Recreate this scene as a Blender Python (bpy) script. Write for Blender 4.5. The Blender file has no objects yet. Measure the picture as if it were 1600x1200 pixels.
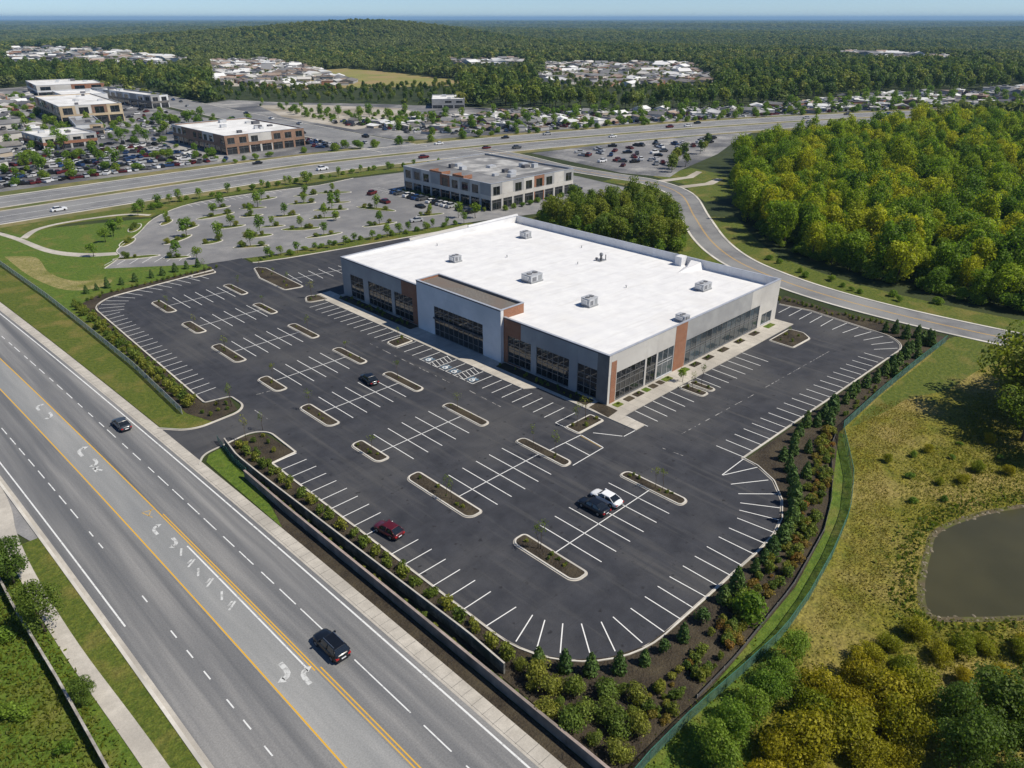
import bpy, math, random
import numpy as np
from mathutils import Vector, Matrix
from mathutils.geometry import tessellate_polygon

R = math.radians
random.seed(7)
rng = np.random.default_rng(11)
scene = bpy.context.scene
COL = scene.collection

# ------------------------------------------------------------------ camera, sky, sun, exposure
# metres; origin = ground corner of the white-roofed building nearest the camera,
# +X runs along its sunlit side wall, +Y along its entrance front
CAM = Vector((-91.743, -70.091, 60.0))
HEAD, PITCH = R(45.5), math.atan(572 / 1171)
cd = bpy.data.cameras.new('camera'); cam = bpy.data.objects.new('camera', cd); COL.objects.link(cam)
fw = Vector((math.cos(HEAD) * math.cos(PITCH), math.sin(HEAD) * math.cos(PITCH), -math.sin(PITCH)))
cam.location = CAM
cam.rotation_euler = fw.to_track_quat('-Z', 'Y').to_euler()
cd.sensor_fit = 'HORIZONTAL'; cd.sensor_width = 36.0; cd.lens = 36.0 * 1171 / 1600
cd.clip_start = 0.5; cd.clip_end = 90000
scene.camera = cam

SUN_TO = Vector((0.40, -0.68, 1.0)).normalized()
w = bpy.data.worlds.new('World'); scene.world = w; w.use_nodes = True
nt = w.node_tree; nt.nodes.clear()
sky = nt.nodes.new('ShaderNodeTexSky'); sky.sky_type = 'NISHITA'; sky.sun_disc = False
sky.sun_elevation = math.asin(SUN_TO.z)
sky.sun_rotation = math.atan2(SUN_TO.x, SUN_TO.y)
sky.altitude = 0; sky.air_density = 0.6; sky.dust_density = 0.0; sky.ozone_density = 7.0
bg = nt.nodes.new('ShaderNodeBackground'); bg.inputs[1].default_value = 0.10
wo = nt.nodes.new('ShaderNodeOutputWorld')
nt.links.new(sky.outputs[0], bg.inputs[0]); nt.links.new(bg.outputs[0], wo.inputs[0])
sl = bpy.data.lights.new('sun', 'SUN'); sl.energy = 4.8; sl.angle = R(0.53); sl.color = (1.0, 0.93, 0.81)
so = bpy.data.objects.new('sun', sl); COL.objects.link(so)
so.rotation_euler = SUN_TO.to_track_quat('Z', 'Y').to_euler(); so.location = (0, 0, 300)
vs = scene.view_settings
vs.view_transform = 'Standard'; vs.look = 'None'; vs.exposure = 0.10; vs.gamma = 1.0; vs.use_curve_mapping = False
scene.cycles.max_bounces = 6; scene.cycles.diffuse_bounces = 3; scene.cycles.glossy_bounces = 3
scene.cycles.transparent_max_bounces = 12; scene.cycles.volume_bounces = 0
scene.cycles.use_denoising = True

# ------------------------------------------------------------------ materials
MATS = {}
def _new(name):
    m = bpy.data.materials.new(name); m.use_nodes = True
    m.node_tree.nodes.clear(); MATS[name] = m
    return m, m.node_tree
class N:
    """tiny node helper"""
    def __init__(s, nt): s.nt = nt
    def n(s, t, **k):
        x = s.nt.nodes.new(t)
        for a, b in k.items(): setattr(x, a, b)
        return x
    def l(s, a, b): s.nt.links.new(a, b)
    def pos(s, stretch=(1, 1, 1), obj=False):
        if obj:
            g = s.n('ShaderNodeTexCoord').outputs['Object']
        else:
            g = s.n('ShaderNodeNewGeometry').outputs['Position']
        mp = s.n('ShaderNodeMapping'); mp.inputs['Scale'].default_value = stretch
        s.l(g, mp.inputs[0]); return mp.outputs[0]
    def noise(s, vec, scale, detail=4, lo=.35, hi=.65, rough=.55):
        t = s.n('ShaderNodeTexNoise'); t.inputs['Scale'].default_value = scale
        t.inputs['Detail'].default_value = detail; t.inputs['Roughness'].default_value = rough
        s.l(vec, t.inputs['Vector'])
        m = s.n('ShaderNodeMapRange'); m.inputs[1].default_value = lo; m.inputs[2].default_value = hi
        s.l(t.outputs[0], m.inputs[0]); return m.outputs[0]
    def mix(s, f, a, b, mode='MIX'):
        m = s.n('ShaderNodeMix', data_type='RGBA', blend_type=mode)
        for sock, v in ((m.inputs[0], f), (m.inputs[6], a), (m.inputs[7], b)):
            if isinstance(v, (int, float)): sock.default_value = v
            elif isinstance(v, tuple): sock.default_value = (*v, 1) if len(v) == 3 else v
            else: s.l(v, sock)
        return m.outputs[2]
    def mul(s, a, b):
        m = s.n('ShaderNodeMath', operation='MULTIPLY')
        for sock, v in ((m.inputs[0], a), (m.inputs[1], b)):
            if isinstance(v, (int, float)): sock.default_value = v
            else: s.l(v, sock)
        return m.outputs[0]
    def out(s, sh): 
        o = s.n('ShaderNodeOutputMaterial'); s.l(sh, o.inputs[0])
    def bsdf(s, col, rough=.8, spec=.3, metal=0., bump=None, bstr=.3, bdist=.05):
        b = s.n('ShaderNodeBsdfPrincipled')
        if isinstance(col, tuple): b.inputs['Base Color'].default_value = (*col, 1)
        else: s.l(col, b.inputs['Base Color'])
        b.inputs['Roughness'].default_value = rough; b.inputs['Metallic'].default_value = metal
        b.inputs['Specular IOR Level'].default_value = spec
        if bump is not None:
            bp = s.n('ShaderNodeBump'); bp.inputs['Strength'].default_value = bstr; bp.inputs['Distance'].default_value = bdist
            s.l(bump, bp.inputs['Height']); s.l(bp.outputs[0], b.inputs['Normal'])
        s.out(b.outputs[0]); return b

def mat_surf(name, c1, c2, c3=None, fine=1.0, broad=.05, rough=.85, spec=.25, stretch=(1, 1, 1), bstretch=None, bump=0, bdist=.05, blo=.42, bhi=.66, grain=None, obj=False):
    """two-tone noise + a broad third tone, world-space"""
    m, t = _new(name); h = N(t)
    p = h.pos(stretch, obj)
    f = h.noise(p, fine, 6)
    col = h.mix(f, c1, c2)
    if c3:
        pb = h.pos(bstretch or (1, 1, 1), obj)
        col = h.mix(h.noise(pb, broad, 4, blo, bhi), col, c3)
    if grain:
        g = h.noise(h.pos(obj=obj), grain[0], 3, .3, .7)
        col = h.mix(grain[1], col, h.mix(g, (0, 0, 0), (1, 1, 1)), 'OVERLAY')
    h.bsdf(col, rough, spec, bump=f if bump else None, bstr=bump or .3, bdist=bdist)
    return m

def mat_plain(name, col, rough=.6, spec=.3, metal=0., vary=.12, scale=.8, obj=True):
    m, t = _new(name); h = N(t)
    p = h.pos(obj=obj)
    f = h.noise(p, scale, 5, .3, .7)
    c = h.mix(f, tuple(max(0, x * (1 - vary)) for x in col), tuple(min(1, x * (1 + vary)) for x in col))
    h.bsdf(c, rough, spec, metal); return m

def mat_paint(name, col, under, wear=.55, scale=1.3):
    """road paint worn through to the surface below"""
    m, t = _new(name); h = N(t)
    f = h.noise(h.pos(), scale, 8, wear, wear + .16, .7)
    h.bsdf(h.mix(f, col, under), .7, .3); return m

def mat_leaf(name, cols, trans=.35, jitter=.45, patch=None):
    """leaf faces: a tone for each plant, a shade for each leaf"""
    m, t = _new(name); h = N(t)
    oi = h.n('ShaderNodeObjectInfo')
    r = h.n('ShaderNodeValToRGB'); cr = r.color_ramp
    while len(cr.elements) < len(cols): cr.elements.new(.5)
    for i, c in enumerate(cols):
        cr.elements[i].position = i / max(1, len(cols) - 1); cr.elements[i].color = (*c, 1)
    h.l(oi.outputs['Random'], r.inputs[0])
    g = h.n('ShaderNodeNewGeometry')
    mr = h.n('ShaderNodeMapRange'); mr.inputs[3].default_value = 1 - jitter; mr.inputs[4].default_value = 1 + jitter
    h.l(g.outputs['Random Per Island'], mr.inputs[0])
    comb = h.n('ShaderNodeCombineColor'); 
    for i in range(3): h.l(mr.outputs[0], comb.inputs[i])
    col = h.mix(1.0, r.outputs[0], comb.outputs[0], 'MULTIPLY')
    if patch:
        col = h.mix(h.noise(h.pos(), patch[0], 3, .45, .65), col, patch[1])
    d = h.n('ShaderNodeBsdfPrincipled'); h.l(col, d.inputs['Base Color'])
    d.inputs['Roughness'].default_value = .6; d.inputs['Specular IOR Level'].default_value = .25
    tr = h.n('ShaderNodeBsdfTranslucent'); h.l(h.mix(1.0, col, (1.25, 1.3, .6), 'MULTIPLY'), tr.inputs[0])
    ms = h.n('ShaderNodeMixShader'); ms.inputs[0].default_value = trans
    h.l(d.outputs[0], ms.inputs[1]); h.l(tr.outputs[0], ms.inputs[2]); h.out(ms.outputs[0])
    return m

def mat_glass(name, tint, rough=.03, var=.5):
    m, t = _new(name); h = N(t)
    oi = h.n('ShaderNodeObjectInfo')
    mr = h.n('ShaderNodeMapRange'); mr.inputs[3].default_value = 1 - var; mr.inputs[4].default_value = 1 + var
    h.l(oi.outputs['Random'], mr.inputs[0])
    comb = h.n('ShaderNodeCombineColor')
    for i in range(3): h.l(mr.outputs[0], comb.inputs[i])
    col = h.mix(1.0, tint, comb.outputs[0], 'MULTIPLY')
    h.bsdf(col, rough, .9); return m

def mat_objcolor(name, rough=.3, spec=.5, coat=.4):
    """paint whose colour is the object's own colour"""
    m, t = _new(name); h = N(t)
    oi = h.n('ShaderNodeObjectInfo')
    b = h.bsdf(oi.outputs['Color'], rough, spec)
    b.inputs['Coat Weight'].default_value = coat; b.inputs['Coat Roughness'].default_value = .08
    return m

def mat_random(name, cols, rough=.4):
    m, t = _new(name); h = N(t); oi = h.n('ShaderNodeObjectInfo'); r = h.n('ShaderNodeValToRGB'); cr = r.color_ramp; cr.interpolation = 'CONSTANT'
    while len(cr.elements) < len(cols): cr.elements.new(.5)
    for i, c in enumerate(cols): cr.elements[i].position = i / len(cols); cr.elements[i].color = (*c, 1)
    h.l(oi.outputs['Random'], r.inputs[0]); h.bsdf(r.outputs[0], rough, .4)
mat_random('car_paint_mixed', [(.65, .66, .67), (.012, .012, .014), (.09, .09, .095), (.36, .37, .38), (.012, .012, .014), (.55, .55, .56), (.10, .012, .012), (.02, .05, .13)])
mat_random('roof_mixed', [(.66, .66, .65), (.20, .20, .205), (.52, .50, .47), (.72, .72, .71), (.10, .10, .11), (.34, .26, .21), (.45, .44, .42), (.24, .19, .15)], .8)
mat_random('wall_mixed', [(.55, .53, .49), (.42, .36, .28), (.62, .62, .60), (.30, .15, .09), (.36, .36, .36)], .8)
asph_new = (.050, .052, .058)
m, t = _new('asphalt_new'); h = N(t)
c = h.mix(h.noise(h.pos(), .35, 7, .3, .7), (.030, .032, .039), (.052, .054, .063))
c = h.mix(h.mul(h.noise(h.pos(), .045, 6, .48, .72), .85), c, (.088, .087, .087))
c = h.mix(h.mul(h.noise(h.pos((1, .06, 1)), .8, 6, .52, .72), .7), c, (.086, .085, .085))
c = h.mix(h.mul(h.noise(h.pos((.06, 1, 1)), .7, 6, .56, .76), .4), c, (.030, .031, .035))
bk = h.n('ShaderNodeTexBrick'); bk.inputs['Scale'].default_value = 1; bk.inputs['Brick Width'].default_value = 70; bk.inputs['Row Height'].default_value = 4.3; bk.inputs['Mortar Size'].default_value = .05; bk.inputs['Mortar Smooth'].default_value = .6
h.l(h.pos(), bk.inputs['Vector']); c = h.mix(h.mul(bk.outputs['Fac'], .35), c, (.028, .029, .032))
c = h.mix(h.mul(h.noise(h.pos(), .8, 2, .655, .74), .8), c, (.018, .018, .020))
g_ = h.noise(h.pos(), 9, 3, .3, .7); c = h.mix(.16, c, h.mix(g_, (0, 0, 0), (1, 1, 1)), 'OVERLAY')
h.bsdf(c, .85, .25, bump=g_, bstr=.12)
mat_surf('asphalt_road', (.150, .153, .158), (.255, .252, .245), (.115, .119, .126), fine=.5, broad=.4, stretch=(1, .06, 1), bstretch=(1.2, .02, 1), grain=(6, .15))
mat_surf('asphalt_turn_lane', (.25, .255, .252), (.32, .32, .312), (.21, .217, .22), fine=.6, broad=.2, stretch=(1, .1, 1), bstretch=(1, .06, 1), grain=(6, .12))
mat_surf('asphalt_old', (.19, .19, .195), (.26, .255, .25), (.15, .15, .155), fine=.25, broad=.03, grain=(3, .12))
mat_surf('asphalt_lane', (.15, .152, .158), (.21, .21, .21), (.25, .25, .245), fine=.3, broad=.04, grain=(4, .1))
mat_surf('asphalt_far', (.13, .132, .14), (.36, .35, .33), (.085, .087, .095), fine=.07, broad=.022, grain=(1, .25), blo=.42, bhi=.60)
mat_surf('concrete', (.42, .39, .34), (.52, .485, .425), (.36, .335, .295), fine=.8, broad=.12, grain=(8, .1))
mat_surf('concrete_kerb', (.55, .52, .46), (.66, .63, .57), (.42, .40, .36), fine=1.2, broad=.15)
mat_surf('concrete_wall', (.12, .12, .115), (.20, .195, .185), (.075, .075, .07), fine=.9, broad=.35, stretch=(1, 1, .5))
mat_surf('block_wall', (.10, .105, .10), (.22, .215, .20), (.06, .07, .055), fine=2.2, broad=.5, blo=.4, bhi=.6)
mat_surf('cap_stone', (.30, .235, .205), (.38, .31, .275), (.20, .17, .15), fine=1.5, broad=.3)
mat_surf('grass', (.060, .090, .010), (.110, .130, .018), (.18, .15, .040), fine=1.4, broad=.16, bump=.6, bdist=.15, blo=.5, bhi=.72, grain=(6, .35))
mat_surf('grass_lush', (.058, .105, .010), (.105, .155, .018), (.16, .15, .035), fine=1.2, broad=.2, bump=.6, bdist=.15, blo=.52, bhi=.75, grain=(6, .35))
mat_surf('grass_dry', (.20, .185, .055), (.32, .27, .12), (.14, .15, .03), fine=1.1, broad=.13, bump=.8, bdist=.2, blo=.45, bhi=.65, grain=(5, .4))
mat_surf('meadow', (.105, .115, .010), (.185, .165, .020), (.25, .20, .060), fine=.55, broad=.10, bump=.9, bdist=.3, blo=.44, bhi=.64, grain=(3, .45))
mat_surf('mulch', (.024, .019, .013), (.054, .042, .029), (.072, .058, .036), fine=3.5, broad=.3, bump=.8, bdist=.08, grain=(9, .3))
mat_surf('soil', (.16, .12, .08), (.28, .21, .14), (.11, .10, .06), fine=1.0, broad=.15, grain=(5, .2))
mat_surf('verge_far', (.16, .145, .055), (.24, .20, .09), (.09, .11, .03), fine=.3, broad=.05)
mat_surf('field', (.17, .19, .045), (.26, .24, .07), (.30, .22, .10), fine=.05, broad=.02)
mat_surf('pale_ground', (.36, .33, .28), (.50, .46, .40), (.24, .21, .16), fine=.12, broad=.03)
mat_surf('forest_floor', (.022, .034, .010), (.045, .060, .016), (.035, .045, .014), fine=.06, broad=.004, bump=.3, bdist=2)
mat_surf('mud', (.075, .060, .035), (.13, .105, .06), (.09, .10, .02), fine=1.2, broad=.35, blo=.42, bhi=.6)
mat_surf('stone_rim', (.17, .145, .10), (.28, .24, .175), (.10, .085, .05), fine=2.0, broad=.4)
# roof membrane with faint welded seams and stains
m, t = _new('roof_membrane'); h = N(t)
p = h.pos((1, 1, 1))
c = h.mix(h.noise(p, .35, 6), (.66, .66, .665), (.74, .74, .735))
c = h.mix(h.mul(h.noise(h.pos((.25, 2, 1)), .5, 6, .52, .8), .38), c, (.46, .44, .41))
bk = h.n('ShaderNodeTexBrick'); bk.inputs['Scale'].default_value = 1; bk.inputs['Brick Width'].default_value = 30; bk.inputs['Row Height'].default_value = 3.05
bk.inputs['Mortar Size'].default_value = .035; bk.inputs['Mortar Smooth'].default_value = .3
h.l(p, bk.inputs['Vector'])
c = h.mix(h.mul(bk.outputs['Fac'], .55), c, (.50, .50, .49))
c = h.mix(h.mul(h.noise(p, .09, 6, .55, .75), .35), c, (.56, .54, .50))
h.bsdf(c, .7, .25)
mat_surf('roof_gravel', (.12, .11, .10), (.19, .175, .155), (.16, .13, .11), fine=2.5, broad=.2)
mat_surf('roof_white_far', (.62, .62, .61), (.76, .76, .75), (.45, .44, .42), fine=.2, broad=.07, blo=.5, bhi=.7)
mat_surf('roof_pale_far', (.30, .30, .295), (.46, .455, .44), (.20, .20, .20), fine=.25, broad=.12, blo=.45, bhi=.6)
mat_surf('roof_grey_far', (.17, .17, .175), (.26, .26, .26), (.12, .12, .125), fine=.15, broad=.05)
mat_surf('panel_light', (.52, .50, .46), (.58, .56, .52), (.47, .45, .42), fine=.5, broad=.12, rough=.75)
mat_surf('panel_grey', (.33, .33, .325), (.39, .39, .38), (.29, .29, .29), fine=.5, broad=.12, rough=.75)
mat_surf('panel_white', (.66, .67, .67), (.73, .73, .73), (.60, .61, .61), fine=.5, broad=.12, rough=.7)
mat_surf('panel_dark', (.17, .16, .15), (.22, .21, .195), (.14, .13, .125), fine=.6, broad=.2)
mat_surf('panel_tan', (.50, .40, .26), (.58, .47, .32), (.44, .34, .22), fine=.5, broad=.12)
mat_surf('core_dark', (.05, .05, .05), (.07, .07, .07), None, fine=1)
m, t = _new('brick'); h = N(t)
tc = h.n('ShaderNodeNewGeometry').outputs['Position']
sep = h.n('ShaderNodeSeparateXYZ'); h.l(tc, sep.inputs[0])
ad = h.n('ShaderNodeMath', operation='ADD'); h.l(sep.outputs[0], ad.inputs[0]); h.l(sep.outputs[1], ad.inputs[1])
cb = h.n('ShaderNodeCombineXYZ'); h.l(ad.outputs[0], cb.inputs[0]); h.l(sep.outputs[2], cb.inputs[1])
bk = h.n('ShaderNodeTexBrick'); bk.inputs['Scale'].default_value = 1; bk.inputs['Brick Width'].default_value = .23; bk.inputs['Row Height'].default_value = .08
bk.inputs['Mortar Size'].default_value = .008; bk.inputs['Color1'].default_value = (.34, .135, .062, 1); bk.inputs['Color2'].default_value = (.24, .09, .045, 1); bk.inputs['Mortar'].default_value = (.35, .28, .22, 1)
h.l(cb.outputs[0], bk.inputs['Vector'])
h.bsdf(h.mix(h.mul(h.noise(h.pos(), .6, 5), .35), bk.outputs[0], (.20, .085, .05)), .85, .2)
mat_surf('brick_far', (.24, .15, .10), (.32, .20, .14), (.20, .13, .09), fine=.8, broad=.15)
mat_plain('coping_metal', (.46, .48, .52), .45, .5, .3)
mat_plain('coping_dark', (.055, .06, .07), .45, .5)
mat_plain('frame_metal', (.27, .27, .27), .4, .5, .6)
mat_plain('frame_light', (.60, .61, .62), .4, .5, .4)
mat_glass('glass_dark', (.014, .017, .020))
mat_glass('glass_blue', (.045, .060, .070), .06)
mat_glass('glass_car', (.012, .015, .018), .04, .1)
mat_plain('galvanised', (.52, .53, .54), .45, .5, .25)
mat_plain('unit_grille', (.10, .10, .11), .6)
mat_plain('unit_shade', (.30, .31, .32), .5, .4, .3)
mat_paint('paint_white', (.74, .74, .72), asph_new, .60, 2.2)
mat_paint('paint_road', (.68, .69, .68), (.22, .22, .22), .54, 1.7)
mat_paint('paint_worn', (.56, .57, .56), (.28, .28, .275), .47, 2.0)
mat_paint('paint_yellow', (.62, .36, .045), (.25, .23, .19), .60, 1.5)
mat_paint('paint_yellow_worn', (.52, .34, .09), (.28, .27, .25), .50, 1.8)
mat_paint('paint_blue', (.16, .27, .38), asph_new, .40, 2.4)
mat_paint('paint_ghost', (.42, .41, .39), asph_new, .42, 1.1)
mat_objcolor('car_paint')
mat_objcolor('car_paint_far', .4, .4, .2)
mat_plain('tyre', (.018, .018, .019), .9, .1)
mat_plain('rim', (.45, .46, .47), .3, .5, .8)
mat_plain('trim_black', (.02, .02, .022), .5)
mat_plain('lamp_red', (.38, .02, .02), .2, .5)
mat_plain('lamp_clear', (.7, .72, .74), .15, .6)
mat_plain('plate', (.75, .76, .78), .4)
mat_surf('bark', (.07, .05, .035), (.13, .10, .075), None, fine=3, stretch=(1, 1, .3))
mat_surf('wood_grey', (.30, .28, .25), (.46, .44, .40), (.20, .18, .16), fine=2.5, broad=.6)
mat_plain('fence_post_green', (.05, .16, .12), .5)
mat_plain('steel_grey', (.42, .43, .43), .5, .4, .3)
def mat_mesh(name, col, alpha):
    m, t = _new(name); h = N(t)
    f = h.noise(h.pos((1, 1, 1)), 1.2, 6, .3, .7)
    b = h.bsdf(h.mix(f, tuple(c * .75 for c in col), tuple(min(1, c * 1.25) for c in col)), .8, .2)
    mr = h.n('ShaderNodeMapRange'); mr.inputs[3].default_value = alpha - .18; mr.inputs[4].default_value = min(1, alpha + .18)
    h.l(f, mr.inputs[0]); h.l(mr.outputs[0], b.inputs['Alpha'])
mat_mesh('fence_fabric_green', (.09, .185, .155), .34)
mat_mesh('fence_mesh_grey', (.42, .45, .43), .50)
# pond water: muddy, still, faint ripples
m, t = _new('water'); h = N(t)
b = h.bsdf(h.mix(h.noise(h.pos(), .12, 3), (.050, .046, .018), (.064, .058, .023)), .10, .45, bump=h.noise(h.pos(), 2.5, 4), bstr=.06, bdist=.05)
# leaves
mat_leaf('leaf_wood', [(.10, .180, .014), (.15, .240, .016), (.23, .310, .018), (.33, .360, .019), (.42, .410, .021)], .48, .55)
mat_leaf('leaf_clump', [(.10, .160, .022), (.15, .205, .025), (.22, .245, .030)], .45, .5)
mat_leaf('leaf_green', [(.11, .200, .022), (.16, .255, .028), (.21, .285, .034)], .45, .45)
mat_leaf('leaf_yellow', [(.19, .230, .014), (.29, .275, .015), (.37, .300, .016)], .45, .45)
mat_leaf('leaf_dark', [(.075, .130, .020), (.10, .160, .022), (.14, .185, .026)], .40, .45)
mat_leaf('leaf_evergreen', [(.07, .130, .032), (.095, .160, .038), (.12, .185, .042)], .3, .5)
mat_leaf('leaf_shrub', [(.105, .165, .026), (.165, .210, .032), (.25, .250, .038)], .40, .5)
mat_leaf('leaf_rust', [(.28, .150, .036), (.24, .18, .036), (.20, .21, .03)], .40, .5)
mat_leaf('leaf_far', [(.055, .100, .024), (.085, .135, .028), (.13, .180, .034), (.19, .220, .046), (.26, .265, .060)], .35, .5, (.0035, (.17, .20, .06)))
mat_leaf('leaf_belt', [(.065, .115, .020), (.095, .145, .024), (.14, .190, .030), (.22, .240, .038)], .40, .5)
mat_leaf('blade', [(.13, .145, .012), (.185, .170, .020), (.23, .185, .036)], .45, .3)
mat_leaf('blade_green', [(.09, .14, .014), (.13, .165, .018), (.16, .175, .020)], .45, .3)

# ------------------------------------------------------------------ geometry helpers
def tag(o, label=None, cat=None, group=None, kind=None):
    if label: o['label'] = label
    if cat: o['category'] = cat
    if group: o['group'] = group
    if kind: o['kind'] = kind
    return o
def link(o, parent=None):
    COL.objects.link(o)
    if parent is not None: o.parent = parent
    return o
def empty(name, loc=(0, 0, 0), rz=0, parent=None):
    o = bpy.data.objects.new(name, None); o.location = loc; o.rotation_euler = (0, 0, rz)
    o.empty_display_size = .3
    return link(o, parent)
class MB:
    """collects faces; build() links them as ONE mesh object"""
    def __init__(s): s.v = []; s.f = []; s.m = []
    def add(s, vs, fs, mi=0):
        k = len(s.v); s.v += [tuple(v) for v in vs]
        for f in fs: s.f.append(tuple(i + k for i in f)); s.m.append(mi)
    def box(s, x0, x1, y0, y1, z0, z1, mi=0):
        s.add([(x0, y0, z0), (x1, y0, z0), (x1, y1, z0), (x0, y1, z0), (x0, y0, z1), (x1, y0, z1), (x1, y1, z1), (x0, y1, z1)],
              [(3, 2, 1, 0), (4, 5, 6, 7), (0, 1, 5, 4), (1, 2, 6, 5), (2, 3, 7, 6), (3, 0, 4, 7)], mi)
    def obox(s, o, u, n, u0, u1, d0, d1, z0, z1, mi=0):
        """box in a wall frame: along u, outward n, height z"""
        P = lambda a, d, z: (o[0] + u[0] * a + n[0] * d, o[1] + u[1] * a + n[1] * d, z)
        vs = [P(u0, d0, z0), P(u1, d0, z0), P(u1, d1, z0), P(u0, d1, z0), P(u0, d0, z1), P(u1, d0, z1), P(u1, d1, z1), P(u0, d1, z1)]
        fs = [(3, 2, 1, 0), (4, 5, 6, 7), (0, 1, 5, 4), (1, 2, 6, 5), (2, 3, 7, 6), (3, 0, 4, 7)]
        if u[0] * n[1] - u[1] * n[0] < 0: fs = [f[::-1] for f in fs]
        s.add(vs, fs, mi)
    def prism(s, pts, z0, z1, mi=0, bottom=False):
        pts = ccw(pts); n = len(pts)
        vs = [(x, y, z0) for x, y in pts] + [(x, y, z1) for x, y in pts]
        s.add(vs, [(i, (i + 1) % n, n + (i + 1) % n, n + i) for i in range(n)], mi)
        tri = tessellate_polygon([[Vector((x, y, 0)) for x, y in pts]])
        tri = [t if area2([pts[i] for i in t]) > 0 else t[::-1] for t in tri]
        s.add([(x, y, z1) for x, y in pts], [tuple(t) for t in tri], mi)
    def sheet(s, pts, z, mi=0):
        pts = ccw(pts)
        tri = tessellate_polygon([[Vector((x, y, 0)) for x, y in pts]])
        tri = [t if area2([pts[i] for i in t]) > 0 else t[::-1] for t in tri]
        s.add([(x, y, z) for x, y in pts], [tuple(t) for t in tri], mi)
    def ribbon(s, pts, wl, wr, z0, z1=None, closed=False, mi=0):
        """strip along a polyline from wl left of it to wr right of it; solid if z1 is given"""
        L = offset(pts, wl, closed); Q = offset(pts, -wr, closed); n = len(pts)
        rngi = range(n if closed else n - 1)
        if z1 is None:
            s.add([(x, y, z0) for x, y in L] + [(x, y, z0) for x, y in Q], [(n + i, n + (i + 1) % n, (i + 1) % n, i) for i in rngi], mi)
        else:
            vs = [(x, y, z0) for x, y in L] + [(x, y, z0) for x, y in Q] + [(x, y, z1) for x, y in L] + [(x, y, z1) for x, y in Q]
            fs = []
            for i in rngi:
                j = (i + 1) % n
                fs += [(3 * n + i, 3 * n + j, 2 * n + j, 2 * n + i), (i, 2 * n + i, 2 * n + j, j), (n + j, 3 * n + j, 3 * n + i, n + i)]
            if not closed: fs += [(0, n, 3 * n, 2 * n), (n - 1, 3 * n - 1, 4 * n - 1, 2 * n - 1)]
            s.add(vs, fs, mi)
    def tube(s, pts, rads, k=6, mi=0):
        vs = []; 
        for i, (p, r) in enumerate(zip(pts, rads)):
            p = Vector(p); d = (Vector(pts[min(i + 1, len(pts) - 1)]) - Vector(pts[max(i - 1, 0)])).normalized()
            a = d.orthogonal().normalized(); b = d.cross(a)
            for j in range(k):
                t = 2 * math.pi * j / k; vs.append(p + a * (r * math.cos(t)) + b * (r * math.sin(t)))
        fs = [(i * k + j, i * k + (j + 1) % k, (i + 1) * k + (j + 1) % k, (i + 1) * k + j) for i in range(len(pts) - 1) for j in range(k)]
        fs.append(tuple(range((len(pts) - 1) * k, len(pts) * k))); fs.append(tuple(range(k))[::-1])
        s.add(vs, fs, mi)
    def mesh(s, name, mats, smooth=False):
        me = bpy.data.meshes.new(name); me.from_pydata(s.v, [], s.f)
        if isinstance(mats, str): mats = [mats]
        for x in mats: me.materials.append(MATS[x])
        if len(mats) > 1: me.polygons.foreach_set('material_index', s.m)
        if smooth: me.polygons.foreach_set('use_smooth', [True] * len(s.f))
        me.update(); return me
    def build(s, name, mats, parent=None, smooth=False):
        return link(bpy.data.objects.new(name, s.mesh(name, mats, smooth)), parent)
def area2(p): return sum(p[i][0] * p[(i + 1) % len(p)][1] - p[(i + 1) % len(p)][0] * p[i][1] for i in range(len(p)))
def ccw(p): return list(p) if area2(p) > 0 else list(p)[::-1]
def offset(pts, d, closed=False):
    """offset polyline by d to its left, mitred"""
    n = len(pts); out = []
    for i in range(n):
        a = pts[i - 1] if (i or closed) else None
        b = pts[(i + 1) % n] if (i < n - 1 or closed) else None
        ds = []
        for q, r in ((a, pts[i]), (pts[i], b)):
            if q is None or r is None: continue
            x, y = r[0] - q[0], r[1] - q[1]; l = math.hypot(x, y) or 1e-9; ds.append((x / l, y / l))
        x = sum(k[0] for k in ds); y = sum(k[1] for k in ds); l = math.hypot(x, y) or 1
        x, y = x / l, y / l
        c = max(.4, x * ds[0][0] + y * ds[0][1])
        out.append((pts[i][0] - y * d / c, pts[i][1] + x * d / c))
    return out
def fillet(pts, closed=True, seg=8):
    """(x, y[, r]) corners -> polygon with rounded corners"""
    out = []; n = len(pts)
    for i in range(n):
        p = pts[i]; r = p[2] if len(p) > 2 else 0
        if r <= 0 or (not closed and i in (0, n - 1)): out.append((p[0], p[1])); continue
        a, b = Vector(pts[i - 1][:2]), Vector(pts[(i + 1) % n][:2]); c = Vector(p[:2])
        u, v = (a - c), (b - c); lu, lv = u.length, v.length; u.normalize(); v.normalize()
        ang = math.acos(max(-1, min(1, u.dot(v))))
        if ang > 3.1: out.append((p[0], p[1])); continue
        t = min(r / math.tan(ang / 2), lu * .48, lv * .48); rr = t * math.tan(ang / 2)
        bis = (u + v).normalized(); ctr = c + bis * (rr / math.sin(ang / 2))
        s0, s1 = c + u * t - ctr, c + v * t - ctr
        a0 = math.atan2(s0.y, s0.x); da = math.atan2(s1.y, s1.x) - a0
        while da > math.pi: da -= 2 * math.pi
        while da < -math.pi: da += 2 * math.pi
        for k in range(seg + 1):
            q = a0 + da * k / seg; out.append((ctr.x + rr * math.cos(q), ctr.y + rr * math.sin(q)))
    return out
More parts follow.
